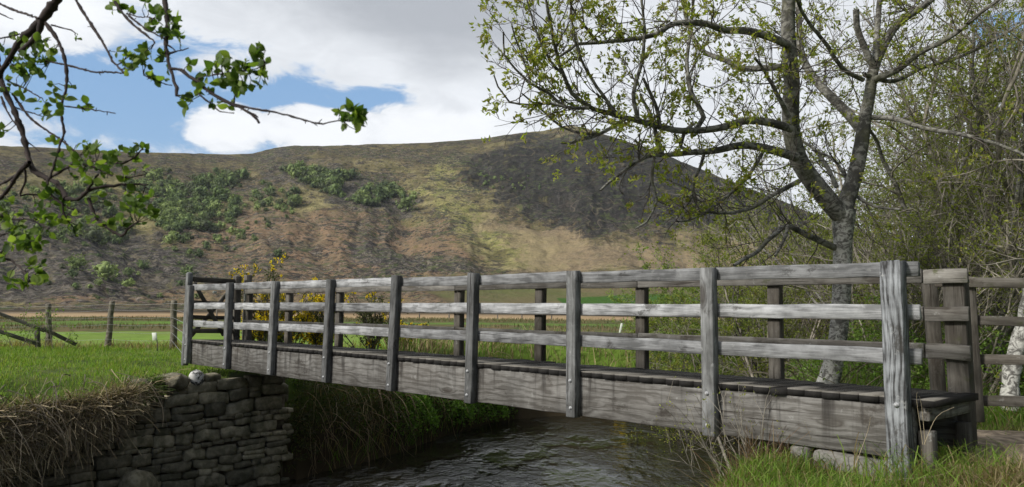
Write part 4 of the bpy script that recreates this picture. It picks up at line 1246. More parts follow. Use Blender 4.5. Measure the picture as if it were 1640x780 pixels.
for P, R_ in midl:
    tot = np.linalg.norm(np.diff(P, axis=0), axis=1).sum(); n_ = int(tot * 6.0)
    for k_ in range(n_):
        i = int(r_.uniform(.12, 1) * (len(P) - 2)); t = unit(P[i + 1] - P[i])
        d = unit(t * .5 + r_.normal(0, .55, 3) + np.array([0, 0, .25])); L = r_.uniform(.35, 1.1) * (1.0 if R_[i] > .015 else .75)
        grow(r_, P[i], d, L, min(R_[i] * .6, .0085), 0, lines, tips, sp1)
for P, R_ in bigl[:1] + bigl[2:4]:
    for k_ in range(26):
        i = int(r_.uniform(.25, 1) * (len(P) - 2)); d = unit(r_.normal(0, .8, 3) + np.array([0, 0, .35]))
        grow(r_, P[i], d, r_.uniform(.4, 1.4), .010, 0, lines, tips, sp1)
birch = xf(empty('birch_tree', at(1312, 660, TD), 'big mottled birch with forked trunk and budding twigs, overhanging the bridge', 'tree'))
V, Q_ = tubes(trunk_l, 16)
adopt(mesh('trunk', V, [Q_], M['birch'], smooth=True), birch)
for l_ in bigl:
    V, Q_ = tubes([l_], 12); adopt(mesh('limb', V, [Q_], M['limb'], smooth=True), birch)
V, Q_ = tubes(midl, 7); adopt(mesh('branches', V, [Q_], M['limb'], smooth=True), birch)
V, Q_ = tubes(lines, 4); adopt(mesh('twigs', V, [Q_], M['twig'], smooth=True), birch)
TC = np.array([t[0] for t in tips]); TDn = np.array([t[1] for t in tips])
tpx, tpy = project(TC); keep = r_.random(len(TC)) < np.where(TC[:, 0] < 3.2, .44, .24) * np.where(tpy > 300, .5, 1)
V, Q_, Cc = leaf_quads(r_, TC[keep], TDn[keep], .058, SPRING, 10, .8, .44)
adopt(mesh('leaves', V, [Q_], M['leaf'], attrs={'Col': Cc}), birch)
print('birch', len(lines), len(tips))

# ------------------------------------------------------------------ bushes and trees behind
WILLOW = [(.22, .26, .055), (.17, .21, .045), (.26, .28, .08), (.14, .16, .04)]
PALE = [(.21, .28, .08), (.26, .33, .10), (.17, .24, .06)]


def bush(px, dep, H, spr, stems, label, leafc, lsz, per, barkm, seed, group=None, dens=1., name='tree', lean=0., straight=False, r0=.05, ybase=None):
    r2 = np.random.default_rng(seed)
    b0 = at(px, 560, dep); bx, by = b0[0], b0[1]; bz = float(ground_z(bx, by)) - .05
    lines, tips, trunks = [], [], []
    spec = {0: (max(2, int(7 * dens)), .50, .55, .12, .04), 1: (max(2, int(6 * dens)), .50, .62, .16, .02), 2: (max(2, int(4 * dens)), .55, .65, .19, .01), 3: (0, 0, 0, .22, 0.), 'seg': .16 if dep < 16 else .24, 'rmin': .0045 if dep < 16 else .006, 'mid': .8}
    for i in range(stems):
        a = r2.uniform(0, 2 * math.pi); off = np.array([math.cos(a), math.sin(a), 0]) * r2.uniform(0, .25 * spr)
        d = unit(np.array([math.cos(a) * spr / H * r2.uniform(.3, 1.1) + lean, math.sin(a) * spr / H * r2.uniform(.3, 1.0), 1.]))
        if straight and i == 0: d = unit(np.array([lean, 0, 1.]))
        n0_ = len(lines)
        grow(r2, np.array([bx, by, bz]) + off, d, H * r2.uniform(.7, 1.0) * .92, r0 * (1 if i == 0 else r2.uniform(.45, .9)), 0, lines, tips, spec)
        trunks.append(lines.pop(n0_))
    root = xf(empty(name, (bx, by, bz), label, 'tree' if name != 'shrub' else 'shrub', group))
    V, Q_ = tubes(trunks, 7); adopt(mesh('trunk', V, [Q_], M['limb'] if barkm == 'limb' else M[barkm], smooth=True), root)
    V, Q_ = tubes(lines, 3); adopt(mesh('branches', V, [Q_], M['greytwig' if seed % 2 else 'twig'], smooth=True), root)
    C_ = np.array([t[0] for t in tips]); D_ = np.array([t[1] for t in tips])
    V, Q_, Cc = leaf_quads(r2, C_, D_, lsz, leafc, per, .9, .5)
    adopt(mesh('crown', V, [Q_], M['leaf'], attrs={'Col': Cc}), root)
    return len(lines)


TREES = [
    (1075, 25, 4.6, 2.0, 7, 'low pale green shrub farthest left behind the rails at the foot of the hill', PALE, .075, 5, 'greytwig', 201, .9, .03),
    (1150, 21, 5.3, 2.2, 7, 'fresh pale green shrub under the long drooping birch limb', PALE, .075, 8, 'greytwig', 202, 1., .04),
    (1225, 19, 6.4, 2.4, 8, 'grey twiggy bush just right of the fresh pale green shrub', WILLOW, .065, 5, 'greytwig', 203, 1., .04),
    (1290, 17.5, 6.8, 2.2, 7, 'thin grey-stemmed tree seen under the fork of the birch', WILLOW, .055, 4, 'greytwig', 204, 1., .05),
    (1395, 16, 6.6, 2.0, 6, 'budding grey tree directly behind the right fork of the birch', WILLOW, .06, 4, 'limb', 205, 1., .06),
    (1455, 19, 8.0, 2.6, 7, 'tall pale willow behind the thick end post of the bridge', WILLOW, .06, 4, 'greytwig', 206, 1., .07),
    (1500, 14, 6.8, 2.2, 6, 'arching grey willow behind the far end post', WILLOW, .06, 4, 'greytwig', 207, 1.05, .06),
    (1560, 17, 9.2, 2.6, 7, 'tall dense willow reaching the top right of the picture', WILLOW, .065, 4, 'greytwig', 208, 1.1, .07),
    (1615, 12.5, 7.5, 2.2, 6, 'leaning dark-stemmed tree above the timber fence at the right edge', WILLOW, .06, 4, 'limb', 209, 1.05, .07),
    (1680, 15, 9.5, 2.6, 7, 'dense willow half cut off by the right edge', WILLOW, .065, 4, 'greytwig', 210, 1.1, .07),
    (1760, 12, 8.5, 2.6, 6, 'willow beyond the right edge with branches reaching in', WILLOW, .06, 4, 'greytwig', 211, 1., .07),
    (1340, 26, 6.0, 3.0, 7, 'far grey willow seen low between the birch trunk and the hill', WILLOW, .07, 2, 'greytwig', 212, 1., .06),
    (1520, 27, 11.5, 3.6, 8, 'farthest and tallest willow showing pale through the others', PALE, .085, 3, 'greytwig', 213, 1.1, .08),
    (1190, 23, 6.2, 2.4, 8, 'twiggy bush filling the gap between the two pale green shrubs', WILLOW, .075, 6, 'greytwig', 220, 1.05, .04),
    (1270, 22, 8.0, 2.8, 8, 'taller grey-green willow behind the left stem of the birch', WILLOW, .07, 3, 'greytwig', 221, 1.05, .05),
    (1110, 19.5, 3.2, 1.6, 8, 'low budding bush under the drooping birch twigs', SPRING, .05, 3, 'greytwig', 222, 1.0, .03),
    (1430, 24, 7.5, 3.0, 8, 'yellow-green willow low behind the tall pale one', PALE, .075, 4, 'greytwig', 214, 1.1, .06),
    (1600, 22, 9.5, 3.2, 8, 'broad willow filling the gap above the timber fence', WILLOW, .075, 5, 'greytwig', 215, 1.1, .07),
    (1345, 20, 6.5, 2.4, 8, 'low bushy willow to the left of the birch trunk', WILLOW, .06, 4, 'greytwig', 216, 1.1, .04),
    (1530, 11.5, 4.2, 2.0, 8, 'low arching bush right behind the far end post', WILLOW, .04, 3, 'greytwig', 217, 1.0, .03),
    (1420, 12.5, 3.8, 1.8, 8, 'low arching bush between the birch trunk and the thick end post', WILLOW, .04, 3, 'greytwig', 218, 1.0, .03),
    (1640, 18, 11., 3.0, 8, 'tall leafy willow in the top right corner', WILLOW, .06, 4, 'greytwig', 219, 1.1, .07),
]
tot = 0
for (px, dep, H, spr, st, lb, lc, ls, per, bk, sd, dn, r0) in TREES:
    tot += bush(px, dep, H, spr, st, lb, lc, ls, per, bk, sd, group='trees and bushes beyond the near end of the bridge', dens=dn, r0=r0)
print('tree lines', tot)
# second birch stem by the right fence
l2, t2 = [], []
P, R_ = traced([(1618, 660), (1618, 615), (1625, 570), (1640, 520), (1650, 460), (1665, 380), (1680, 250)], 9.6, 10.2, .11, .05)
R_[:] = R_ * (1 + .12 * np.sin(np.arange(len(R_)) * 2.1))
root = xf(empty('birch_tree', P[0], 'pale peeling birch stem behind the timber fence at the right edge', 'tree'))
V, Q_ = tubes([(P, R_)], 12); adopt(mesh('trunk', V, [Q_], M['birch'], smooth=True), root)
for k_ in range(12):
    i = int(r_.uniform(.3, .98) * (len(P) - 1)); grow(r_, P[i], unit(r_.normal(0, .8, 3) + np.array([-.3, 0, .3])), r_.uniform(.6, 1.7), .016, 0, l2, t2, {0: (5, .5, .6, .14, -.02), 1: (4, .5, .6, .17, 0), 2: (0, 0, 0, .2, 0), 'seg': .12, 'rmin': .004, 'mid': .5})
V, Q_ = tubes(l2, 4); adopt(mesh('branches', V, [Q_], M['greytwig'], smooth=True), root)
V, Q_, Cc = leaf_quads(r_, [t[0] for t in t2], [t[1] for t in t2], .04, SPRING, 3, .7); adopt(mesh('leaves', V, [Q_], M['leaf'], attrs={'Col': Cc}), root)

# undergrowth behind the bridge on the right
r_ = np.random.default_rng(131)
pt = []
UG = [(.11, .20, .03), (.15, .25, .045), (.19, .28, .06), (.09, .13, .03)]
for i in range(46):
    px = r_.uniform(1010, 1700); dep = r_.uniform(10.5, 17) if px > 1250 else r_.uniform(17, 25)
    c_ = at(px, 560, dep)
    if river_d(c_[0], c_[1]) < .9: continue
    c_[2] = float(ground_z(c_[0], c_[1])); h = r_.uniform(.5, 1.3) * (1.2 if px > 1250 else .9)
    V, Q_, Cc = leafy(r_, mound(r_, c_, r_.uniform(.6, 1.2), h, 420), .05 if dep < 14 else .07, UG, 3); pt.append((V, Q_, Cc))
P_ = scatter(r_, 30000, 3, 15, 8.5, 18, lambda x, y: (river_d(x, y) > .2) & (x < .72 * y + 1) & (x > .28 * y))
pt.append(blades(r_, P_, .28, .014, UG + GREEN[:1] + STRAW[:1], .8))
ln = []
for i in range(420):
    px = r_.uniform(1030, 1680); dep = r_.uniform(10, 16) if px > 1230 else r_.uniform(17, 24)
    p = at(px, 560, dep)
    if river_d(p[0], p[1]) < .4: continue
    p[2] = float(ground_z(p[0], p[1])); d = unit(np.array([r_.normal(0, .6), r_.normal(0, .4), 1.])); PP = [p]; L = r_.uniform(.8, 2.2)
    for j in range(9):
        d = unit(d + np.array([0, 0, -.12]) + r_.normal(0, .16, 3)); p = p + d * L / 9; PP.append(p)
    ln.append((np.array(PP), np.linspace(1, .35, 10) * r_.uniform(.005, .013)))
V, Q_ = tubes(ln, 3); pt.append((V, Q_, np.tile(np.array([[.20, .175, .13]]), (len(V), 1)) * r_.uniform(.5, 1.4, (len(V), 1))))
V, Fc, Cc = join(pt)
tag(mesh('undergrowth', V, Fc, M['grass'], attrs={'Col': Cc}), 'green brambles and dead stems under the trees behind the bridge', 'undergrowth', kind='stuff')

# ------------------------------------------------------------------ gorse
GORSE = [(.05, .075, .02), (.07, .09, .025), (.035, .05, .015), (.09, .085, .035)]
FLOW = [(.72, .54, .015), (.80, .62, .03), (.62, .42, .01)]
for k_, (px, dep, H, spr, n_, lb) in enumerate((
        (418, 17.0, 2.15, .7, 1500, 'tallest flowering gorse bush, standing beside the gate'), (455, 17.6, 1.55, .7, 1200, 'gorse bush in yellow flower between the tallest one and the middle of the bridge'),
        (515, 18.3, 1.75, .8, 1400, 'gorse bush in yellow flower behind the second far post from the gate'), (590, 18.5, 1.75, .95, 1900, 'broad gorse bush in flower, rightmost of the group behind the rails'),
        (638, 21.5, .95, .7, 700, 'small low gorse bush at the right end of the group'), (1010, 24, .75, .8, 500, 'low gorse clump with few flowers on the river lip behind the rails'))):
    r2 = np.random.default_rng(300 + k_); c_ = at(px, 560, dep); bz = float(ground_z(c_[0], c_[1])); lines, tips = [], []
    spec = {0: (6, .42, .55, .10, .05), 1: (4, .45, .5, .12, .05), 2: (0, 0, 0, .12, .05), 'seg': .12, 'rmin': .006, 'mid': 1.}
    ns = 13
    for i in range(ns):
        a = r2.uniform(0, 6.28); grow(r2, np.array([c_[0], c_[1], bz]) + np.array([math.cos(a), math.sin(a), 0]) * spr * .3 * r2.random(), unit(np.array([math.cos(a) * spr / H * r2.uniform(0, 1.1), math.sin(a) * spr / H * r2.random(), 1.])), H * r2.uniform(.6, 1.0), .02, 0, lines, tips, spec)
    root = xf(empty('gorse_bush', (c_[0], c_[1], bz), lb, 'gorse bush', 'gorse bushes in yellow flower'))
    V, Q_ = tubes(lines, 3); adopt(mesh('stems', V, [Q_], M['twig']), root)
    C_ = np.concatenate([l_[0][1:] for l_ in lines[::1]]); C_ = C_[C_[:, 2] > bz + .15 * H]; C_ = C_[r2.permutation(len(C_))[:n_ * 3]]
    V, Q_, Cc = leaf_quads(r2, C_, r2.normal(0, 1, C_.shape) + [0, 0, .8], .075, GORSE, 2, .6, .3); adopt(mesh('foliage', V, [Q_], M['grass'], attrs={'Col': Cc}), root)
    T_ = np.array([t[0] for t in tips]); T_ = T_[(fbm(T_[:, 0] * 2.5 + k_, T_[:, 2] * 2.5, 2, 3) > (.48 if k_ < 5 else .5))]
    V, Q_, Cc = leaf_quads(r2, T_, r2.normal(0, 1, T_.shape), .045, FLOW, 6, .8, .8); V = V; adopt(mesh('flowers', V, [Q_], M['leaf'], attrs={'Col': Cc}), root)

# more growth on the slope of the near bank under the bridge end
r_ = np.random.default_rng(141)
P_ = scatter(r_, 30000, -.5, 5, 3.5, 13, lambda x, y: (river_d(x, y) > -.15) & (river_d(x, y) < 1.5))
V, Q_, T_, Cc = blades(r_, P_, .18, .008, GREEN[:2] + [(.20, .13, .075), (.24, .17, .09)] + STRAW[:1], 1.0, bias=(-.3, -.1, -.1), curl=1.)
tag(mesh('grass', V, [Q_, T_], M['grass'], attrs={'Col': Cc}), 'rough green and russet grass on the slope of the near bank under the beam', 'grass', kind='stuff')

# ------------------------------------------------------------------ overhanging branches, close to the camera
FD = 2.1
FPX_ = FD / F
BR1 = [
    ([(105, -60), (95, -10), (80, 15), (66, 33), (50, 50), (35, 62), (20, 85), (5, 110), (-14, 135)], 2.3, 2.35, 8.5, 4.5),
    ([(67, 33), (62, 52), (48, 70), (30, 84)], 2.3, 2.3, 5.5, 3.0),
    ([(-12, 70), (-4, 100), (2, 130), (10, 150), (22, 175), (33, 205), (41, 230), (47, 256), (58, 277), (85, 290), (100, 305), (106, 318)], 2.45, 2.2, 5, 4),
    ([(106, 318), (125, 319), (140, 306), (165, 299), (200, 296), (236, 295)], 2.2, 2.1, 3.6, 1.5),
    ([(142, 318), (152, 345), (170, 363), (195, 378), (204, 368), (221, 355)], 2.18, 2.1, 3.2, 1.4),
    ([(140, 304), (148, 292), (158, 280)], 2.15, 2.1, 2.4, 1.5),
    ([(47, 260), (30, 277), (14, 302), (-10, 328)], 2.25, 2.4, 4, 3),
    ([(44, 263), (24, 282), (-8, 300)], 2.25, 2.4, 3, 1.8),
    ([(40, 272), (41, 290), (32, 314), (45, 312), (62, 313)], 2.25, 2.3, 2.2, 1.2),
    ([(77, 285), (74, 300), (80, 310), (100, 327), (125, 339)], 2.22, 2.2, 2.2, 1.4),
    ([(100, 325), (102, 340), (111, 355)], 2.2, 2.2, 1.6, 1.0),
    ([(-14, 412), (13, 415), (30, 427), (43, 440), (52, 457)], 2.3, 2.15, 2.6, 1.2), ([(-12, 418), (10, 396), (25, 388), (42, 383)], 2.3, 2.2, 2, 1.1),
    ([(-14, 340), (20, 350), (50, 352), (78, 366)], 2.35, 2.2, 2.4, 1.2), ([(-14, 384), (15, 374), (45, 386)], 2.35, 2.2, 1.8, 1),
    ([(72, 36), (90, 60), (101, 85), (107, 115), (105, 145), (98, 172), (100, 195), (103, 211), (97, 228), (92, 246), (85, 270), (77, 296)], 2.3, 2.1, 3.2, 1.6),
    ([(20, 150), (47, 187), (75, 209), (97, 224), (120, 243), (140, 262)], 2.4, 2.2, 2.2, 1.4),
    ([(80, 285), (105, 270), (125, 262), (150, 268), (178, 280)], 2.2, 2.05, 2.2, 1.2),
    ([(125, 262), (155, 258), (185, 262), (205, 258)], 2.2, 2.05, 1.8, 1.0),
    ([(195, 262), (215, 253), (229, 237)], 2.1, 2.05, 1.9, 1.2), ([(195, 284), (215, 283), (235, 278)], 2.1, 2.05, 1.6, .9),
    ([(80, 99), (110, 105), (150, 115), (175, 115), (200, 118)], 2.3, 2.1, 1.6, 1.3), ([(103, 170), (135, 174), (160, 177), (184, 181)], 2.15, 2.1, 1.4, .9),
    ([(-5, 4), (20, 15), (40, 22), (62, 30)], 2.5, 2.3, 1.8, 1.8), ([(-5, 20), (8, 25), (20, 31)], 2.4, 2.4, 1.3, .8), ([(-5, 62), (15, 59), (32, 54)], 2.4, 2.4, 1.8, 1.2),
    ([(82, 40), (105, 46), (123, 53)], 2.3, 2.3, 1.3, .8), ([(13, 130), (40, 142), (66, 157)], 2.4, 2.3, 1.4, .9), ([(22, 171), (40, 178), (61, 183)], 2.4, 2.3, 1.2, .8),
    ([(45, 228), (55, 235), (63, 243)], 2.3, 2.3, 1.2, .8), ([(2, 155), (10, 175), (25, 200)], 2.4, 2.3, 2.0, 1.2)]
BR2 = [
    ([(115, -20), (122, 0), (140, 30), (160, 60), (175, 88), (184, 103), (200, 117)], 2.3, 2.05, 2.8, 1.8),
    ([(258, -50), (263, -5), (266, 15), (268, 45), (265, 75), (270, 97), (274, 115), (281, 135), (283, 153)], 2.2, 2.0, 4.5, 2.6),
    ([(274, 110), (290, 112), (302, 122), (318, 131), (332, 145), (350, 157), (372, 168), (388, 174), (402, 182), (415, 196)], 2.0, 1.85, 2.8, 1.8),
    ([(310, 125), (325, 140), (345, 152), (370, 165), (400, 173), (440, 180), (480, 190), (510, 198), (550, 193)], 1.98, 1.8, 2.3, 1.2),
    ([(398, 180), (408, 184), (414, 188)], 1.85, 1.84, 1.6, 1.2), ([(318, 150), (335, 165), (352, 178), (375, 181)], 1.95, 1.9, 1.4, .8),
    ([(184, 3), (198, 23), (214, 40), (232, 55), (250, 68)], 2.2, 2.1, 2.4, 1.5), ([(203, 22), (225, 27), (248, 29)], 2.2, 2.1, 1.3, .9), ([(206, 25), (232, 45), (262, 62)], 2.15, 2.1, 1.6, 1.2),
    ([(270, 86), (285, 82), (301, 77)], 2.0, 2.0, 1.8, 1.0), ([(318, 126), (330, 122), (342, 120)], 1.95, 1.9, 1.5, .9), ([(265, 70), (278, 78), (283, 83)], 2, 2, 1.3, .8),
    ([(420, 115), (424, 100), (420, 92)], 1.9, 1.88, 1.2, .9), ([(340, 120), (380, 115), (410, 110), (422, 106)], 1.92, 1.88, 1.4, .9), ([(230, 120), (250, 130), (275, 137)], 2.1, 2.05, 1.3, .8)]
# where leaves gather: x, y, reach in px, bunches
LF1 = [(15, 100, 32, 11), (50, 75, 24, 7), (45, 100, 34, 12), (70, 105, 24, 6), (25, 125, 22, 5), (8, 140, 16, 4), (82, 143, 10, 2), (75, 165, 22, 4), (60, 160, 14, 2), (92, 78, 6, 1), (116, 148, 6, 1), (120, 162, 16, 3), (130, 162, 8, 1), (20, 47, 7, 1), (-3, 210, 10, 2),
       (80, 224, 10, 2), (132, 240, 18, 3), (150, 245, 18, 4), (95, 255, 16, 3), (120, 262, 22, 5), (165, 255, 24, 5), (200, 258, 18, 4), (188, 242, 8, 2), (206, 240, 10, 2), (231, 236, 7, 2), (220, 262, 14, 3), (140, 285, 22, 6), (175, 275, 18, 4), (205, 305, 16, 4), (170, 325, 16, 5),
       (235, 330, 22, 7), (225, 350, 18, 4), (200, 350, 16, 3), (180, 365, 12, 3), (70, 322, 18, 6), (90, 325, 12, 3), (110, 350, 16, 4), (125, 360, 14, 2), (20, 345, 26, 8), (45, 350, 24, 7), (70, 365, 20, 6), (15, 375, 22, 7), (80, 375, 16, 4), (40, 385, 18, 4), (50, 405, 16, 4), (55, 430, 14, 4), (30, 450, 14, 3), (60, 458, 10, 3), (45, 440, 12, 3), (5, 410, 8, 1)]
LF2 = [(238, 10, 8, 2), (200, 5, 12, 3), (188, 8, 8, 1), (250, 20, 10, 3), (240, 45, 12, 4), (258, 42, 14, 4), (278, 50, 14, 4), (288, 60, 10, 3), (275, 30, 10, 2), (205, 98, 18, 7), (215, 108, 16, 5), (228, 82, 10, 3), (240, 95, 12, 3), (250, 110, 16, 4), (258, 90, 8, 2), (245, 125, 10, 2), (295, 145, 16, 4), (305, 150, 12, 3), (302, 105, 5, 1), (315, 135, 10, 2),
       (350, 108, 14, 5), (365, 120, 20, 7), (380, 130, 18, 6), (395, 105, 14, 5), (385, 150, 14, 3), (405, 115, 12, 4), (422, 82, 10, 2), (430, 112, 14, 3), (362, 86, 7, 2), (365, 160, 14, 3), (415, 95, 8, 2), (340, 155, 10, 2), (408, 138, 8, 2),
       (562, 180, 14, 5), (570, 188, 12, 5), (578, 178, 10, 3), (576, 205, 6, 1), (560, 205, 6, 1)]


def close_branch(BR, LF, label, seed, extra_leaf=False):
    r2 = np.random.default_rng(seed)
    root = xf(empty('overhanging_branch', at(*BR[0][0][0], BR[0][1]), label, 'branch', 'leafy branches hanging in from the top left'))
    ls = []
    for p, a, b_, r0, r1 in BR:
        P, R_ = traced(p, a, b_, r0 * a / F, r1 * b_ / F, .012, .0012)
        R_ = R_ * (1 + .22 * r2.standard_normal(len(R_)).clip(-1, 1.5))       # knuckles and bud scars
        ls.append((P, R_))
        for k_ in range(int(len(P) / 4.5)):                                    # short spurs
            i = r2.integers(1, len(P) - 1); d = unit(r2.normal(0, 1, 3)); L = r2.uniform(.004, .013)
            ls.append((np.array([P[i], P[i] + d * L]), np.array([.0014, .0009])))
    allp = np.concatenate([l[0] for l in ls]); apx, apy = project(allp)
    stalks = []; Vl_, Ql_, Cl_ = [], [], []; n_ = 0
    u_ = np.linspace(0, 1, 7); prof = np.array([0, .55, .92, 1, .86, .50, 0])
    for (x, y, rad, nb_) in LF:
        for k_ in range(nb_):
            dpt = 2.1 + r2.normal(0, .07)
            c_ = at(x + r2.normal(0, rad * .7), y + r2.normal(0, rad * .65), dpt)
            cx_, cy_ = project(c_); j = int(np.argmin((apx - cx_) ** 2 + (apy - cy_) ** 2)); a0 = allp[j]
            if (apx[j] - cx_) ** 2 + (apy[j] - cy_) ** 2 > 26 ** 2:
                k2 = 24 / math.hypot(apx[j] - cx_, apy[j] - cy_); cx_ = apx[j] + (cx_ - apx[j]) * k2; cy_ = apy[j] + (cy_ - apy[j]) * k2
            c_ = at(cx_, cy_, (a0 - CAM) @ FW + r2.normal(0, .02))
            mid__ = (a0 + c_) / 2 + r2.normal(0, .004, 3); stalks.append((np.array([a0, mid__, c_]), np.array([.0013, .001, .0008])))
            ax0 = unit(c_ - a0 + r2.normal(0, .02, 3))
            for q__ in range(r2.integers(3, 6)):
                ax = unit(ax0 * .5 + r2.normal(0, .75, 3) + RT * 0 + np.array([0, 0, .10])); L = r2.uniform(.011, .033); Wd = L * r2.uniform(.27, .38)
                s_ = unit(np.cross(ax, r2.normal(0, 1, 3) + FW * 1.2)); nn = np.cross(ax, s_); cup = r2.uniform(.1, .45); bend = r2.uniform(-.15, .45)
                ctr = c_[None] + ax[None] * (u_ * L)[:, None] - nn[None] * (bend * L * u_ ** 2)[:, None]
                e1 = ctr + s_[None] * (prof * Wd)[:, None] + nn[None] * (prof * Wd * cup)[:, None]; e2 = ctr - s_[None] * (prof * Wd)[:, None] + nn[None] * (prof * Wd * cup)[:, None]
                Vl_.append(np.concatenate([ctr, e1, e2])); i0 = np.arange(6)
                Ql_.append(np.concatenate([np.stack([i0, i0 + 1, i0 + 8, i0 + 7], 1), np.stack([i0, i0 + 14, i0 + 15, i0 + 1], 1)]) + n_); n_ += 21
                col = np.array([[.15, .23, .045], [.105, .175, .035], [.06, .11, .025], [.22, .30, .07]])[r2.integers(0, 4)] * r2.uniform(.75, 1.2); Cl_.append(np.repeat(col[None], 21, 0))
    V, Q_ = tubes(ls + stalks, 6); adopt(mesh('branch', V, [Q_], M['darktwig'], smooth=True), root)
    adopt(mesh('leaves', np.concatenate(Vl_), [np.concatenate(Ql_)], M['leaf'], smooth=True, attrs={'Col': np.concatenate(Cl_)}), root)


close_branch(BR1, LF1, 'dark leafy branch hanging down the left edge in front of the hill', 11)
close_branch(BR2, LF2, 'long dark twig reaching right across the sky, ending in one lone bunch of leaves', 12)

# ------------------------------------------------------------------ fence and odds and ends in the meadow
FP = simple('grey_fence_post_wood', (.17, .155, .125), .9, .2, .4, 14, .01)
wf = xf(empty('wire_fence', (-9, 22, 2), 'wire fence on rough round posts along the top of the far bank', 'fence'))
tops = []
for k_, (px, ph, rw_, tp, ln_) in enumerate(((78, 550, 4.6, 487, 0), (176, 550, 4.6, 483, 4), (278, 553, 5.4, 482, 1), (-25, 552, 4.6, 487, -2), (-140, 553, 4.6, 487, 0))):
    p = at(px - ln_, ph + 6, 22.0 - k_ * .0); t = at(px + ln_, tp, 22.0); tops.append((p, t))
    P = np.array([p, p * .6 + t * .4 + np.array([.012, 0, 0]), p * .3 + t * .7 - np.array([.01, 0, 0]), t, t + np.array([0, 0, .02])]); R_ = np.array([1.12, 1.0, .95, .9, .45]) * rw_ * 22 / F
    P = spline(P, .12); R_ = np.interp(np.linspace(0, 1, len(P)), [0, .3, .6, .93, 1], [1.12, 1, .95, .9, .5]) * rw_ * 22 / F
    V, Q_ = tubes([(P, R_)], 10); k0 = len(V); V = np.vstack([V, P[-1:] + [[0, 0, .01]]]); T_ = np.array([(k0 - 10 + j, k0 - 10 + (j + 1) % 10, k0) for j in range(10)])
    adopt(mesh('post', V, [Q_, T_], FP, smooth=True), wf)
order = [4, 3, 0, 1, 2]
for fr in (.18, .34, .50, .66, .82, .95):
    P = []
    for a, b_ in zip(order[:-1], order[1:]):
        A_ = tops[a][0] + (tops[a][1] - tops[a][0]) * fr; B_ = tops[b_][0] + (tops[b_][1] - tops[b_][0]) * fr
        for t in np.linspace(0, 1, 8)[:-1]: P.append(A_ + (B_ - A_) * t - np.array([0, .10, .03 * math.sin(t * math.pi)]))
    P.append(tops[2][0] + (tops[2][1] - tops[2][0]) * fr - np.array([0, .10, 0])); P.append(B(ga, .1, .0) * [1, 1, 0] + np.array([0, 0, P[-1][2]]))
    V, Q_ = tubes([(np.array(P), np.full(len(P), .0035))], 4); adopt(mesh('wire', V, [Q_], M['steel']), wf)
# broken rail fence at the left edge
bf = xf(empty('broken_fence', at(60, 560, 20), 'collapsed timber rails slanting down to the left of the wire fence', 'fence'))
timber('rail', at(-40, 488, 20), at(72, 530, 20.6), .05, .09, M['farrail'], parent=bf); timber('rail', at(-40, 518, 20), at(64, 552, 20.6), .05, .10, M['farrail'], parent=bf)
timber('rail', at(68, 526, 20.6), at(122, 552, 21.2), .05, .10, M['dark'], parent=bf); timber('post', at(61, 556, 20.7), at(60, 528, 20.7), .10, .10, M['farrail'], up=(0, 1, 0), parent=bf)
# young bush growing through it
ln, tips = [], []
for i in range(7): grow(r_, at(20 + i * 13, 558, 20.3), unit(np.array([r_.normal(0, .3), 0, 1.])), r_.uniform(.5, 1.15), .009, 0, ln, tips, {0: (6, .45, .7, .1, 0), 1: (3, .5, .7, .15, 0), 2: (0, 0, 0, .2, 0), 'seg': .1, 'rmin': .004, 'mid': .9})
plant('shrub', 'young green shrub growing through the collapsed rails', 'shrub', at(50, 560, 20.3), ln, tips, M['greytwig'], M['leaf'], .055, UG, 2)


def marker(px, y0, y1, dep, wd, label, cat, mat, name, lean=0.):
    p = at(px, y0, dep); t = at(px + lean, y1, dep)
    o = timber(name, p, t, wd, wd, mat, up=(0, 1, 0), bev=.006, warp=.001); return tag(o, label, cat)


sg = xf(empty('tree_guard', at(249, 556, 20.5), 'small white sheet guard on a thin stake beside the right fence post', 'tree guard'))
timber('sheet', at(248, 545, 20.5), at(247, 533, 20.5), .13, .02, M['plastic'], up=(.2, 1, 0), parent=sg, bev=.003); timber('stake', at(252, 562, 20.52), at(250, 536, 20.55), .02, .02, M['farrail'], up=(0, 1, 0), parent=sg, bev=.003)
marker(673, 566, 544, 26, .11, 'short grey stake in the meadow behind the middle of the bridge', 'stake', M['farrail'], 'stake')
marker(799, 562, 527, 27, .07, 'slim stake with pale top in the meadow left of the middle far post', 'stake', M['plastic'], 'stake', 1)
marker(852, 562, 548, 27, .08, 'low grey stake close beside a far post of the bridge', 'stake', M['farrail'], 'stake')
marker(991, 542, 518, 27, .07, 'pale leaning tube in the meadow between two bridge posts', 'tree guard', M['plastic'], 'tree_guard', 5)
tg = boulder('trough', at(941, 534, 40), (.32, .3, .14), 'small white rounded thing lying on the bright green field', M['plastic'], 2, 'trough')
# distant boundary posts along the straw-coloured band
for k_ in range(15):
    px = 345 + k_ * 41 + rnd.uniform(-6, 6); x_ = at(px, 500, 96)
    z_ = float(ground_z(x_[0], x_[1]))
    o = timber('fence_post', (x_[0], x_[1], z_ - .2), (x_[0] + rnd.uniform(-.05, .05), x_[1], z_ + rnd.uniform(1.0, 1.25)), .14, .14, M['farrail'], up=(0, 1, 0))
    tag(o, 'thin pale fence post at the edge of the straw-coloured band of the meadow', 'fence post', 'distant boundary posts in the meadow')

# ------------------------------------------------------------------ trees on the fell


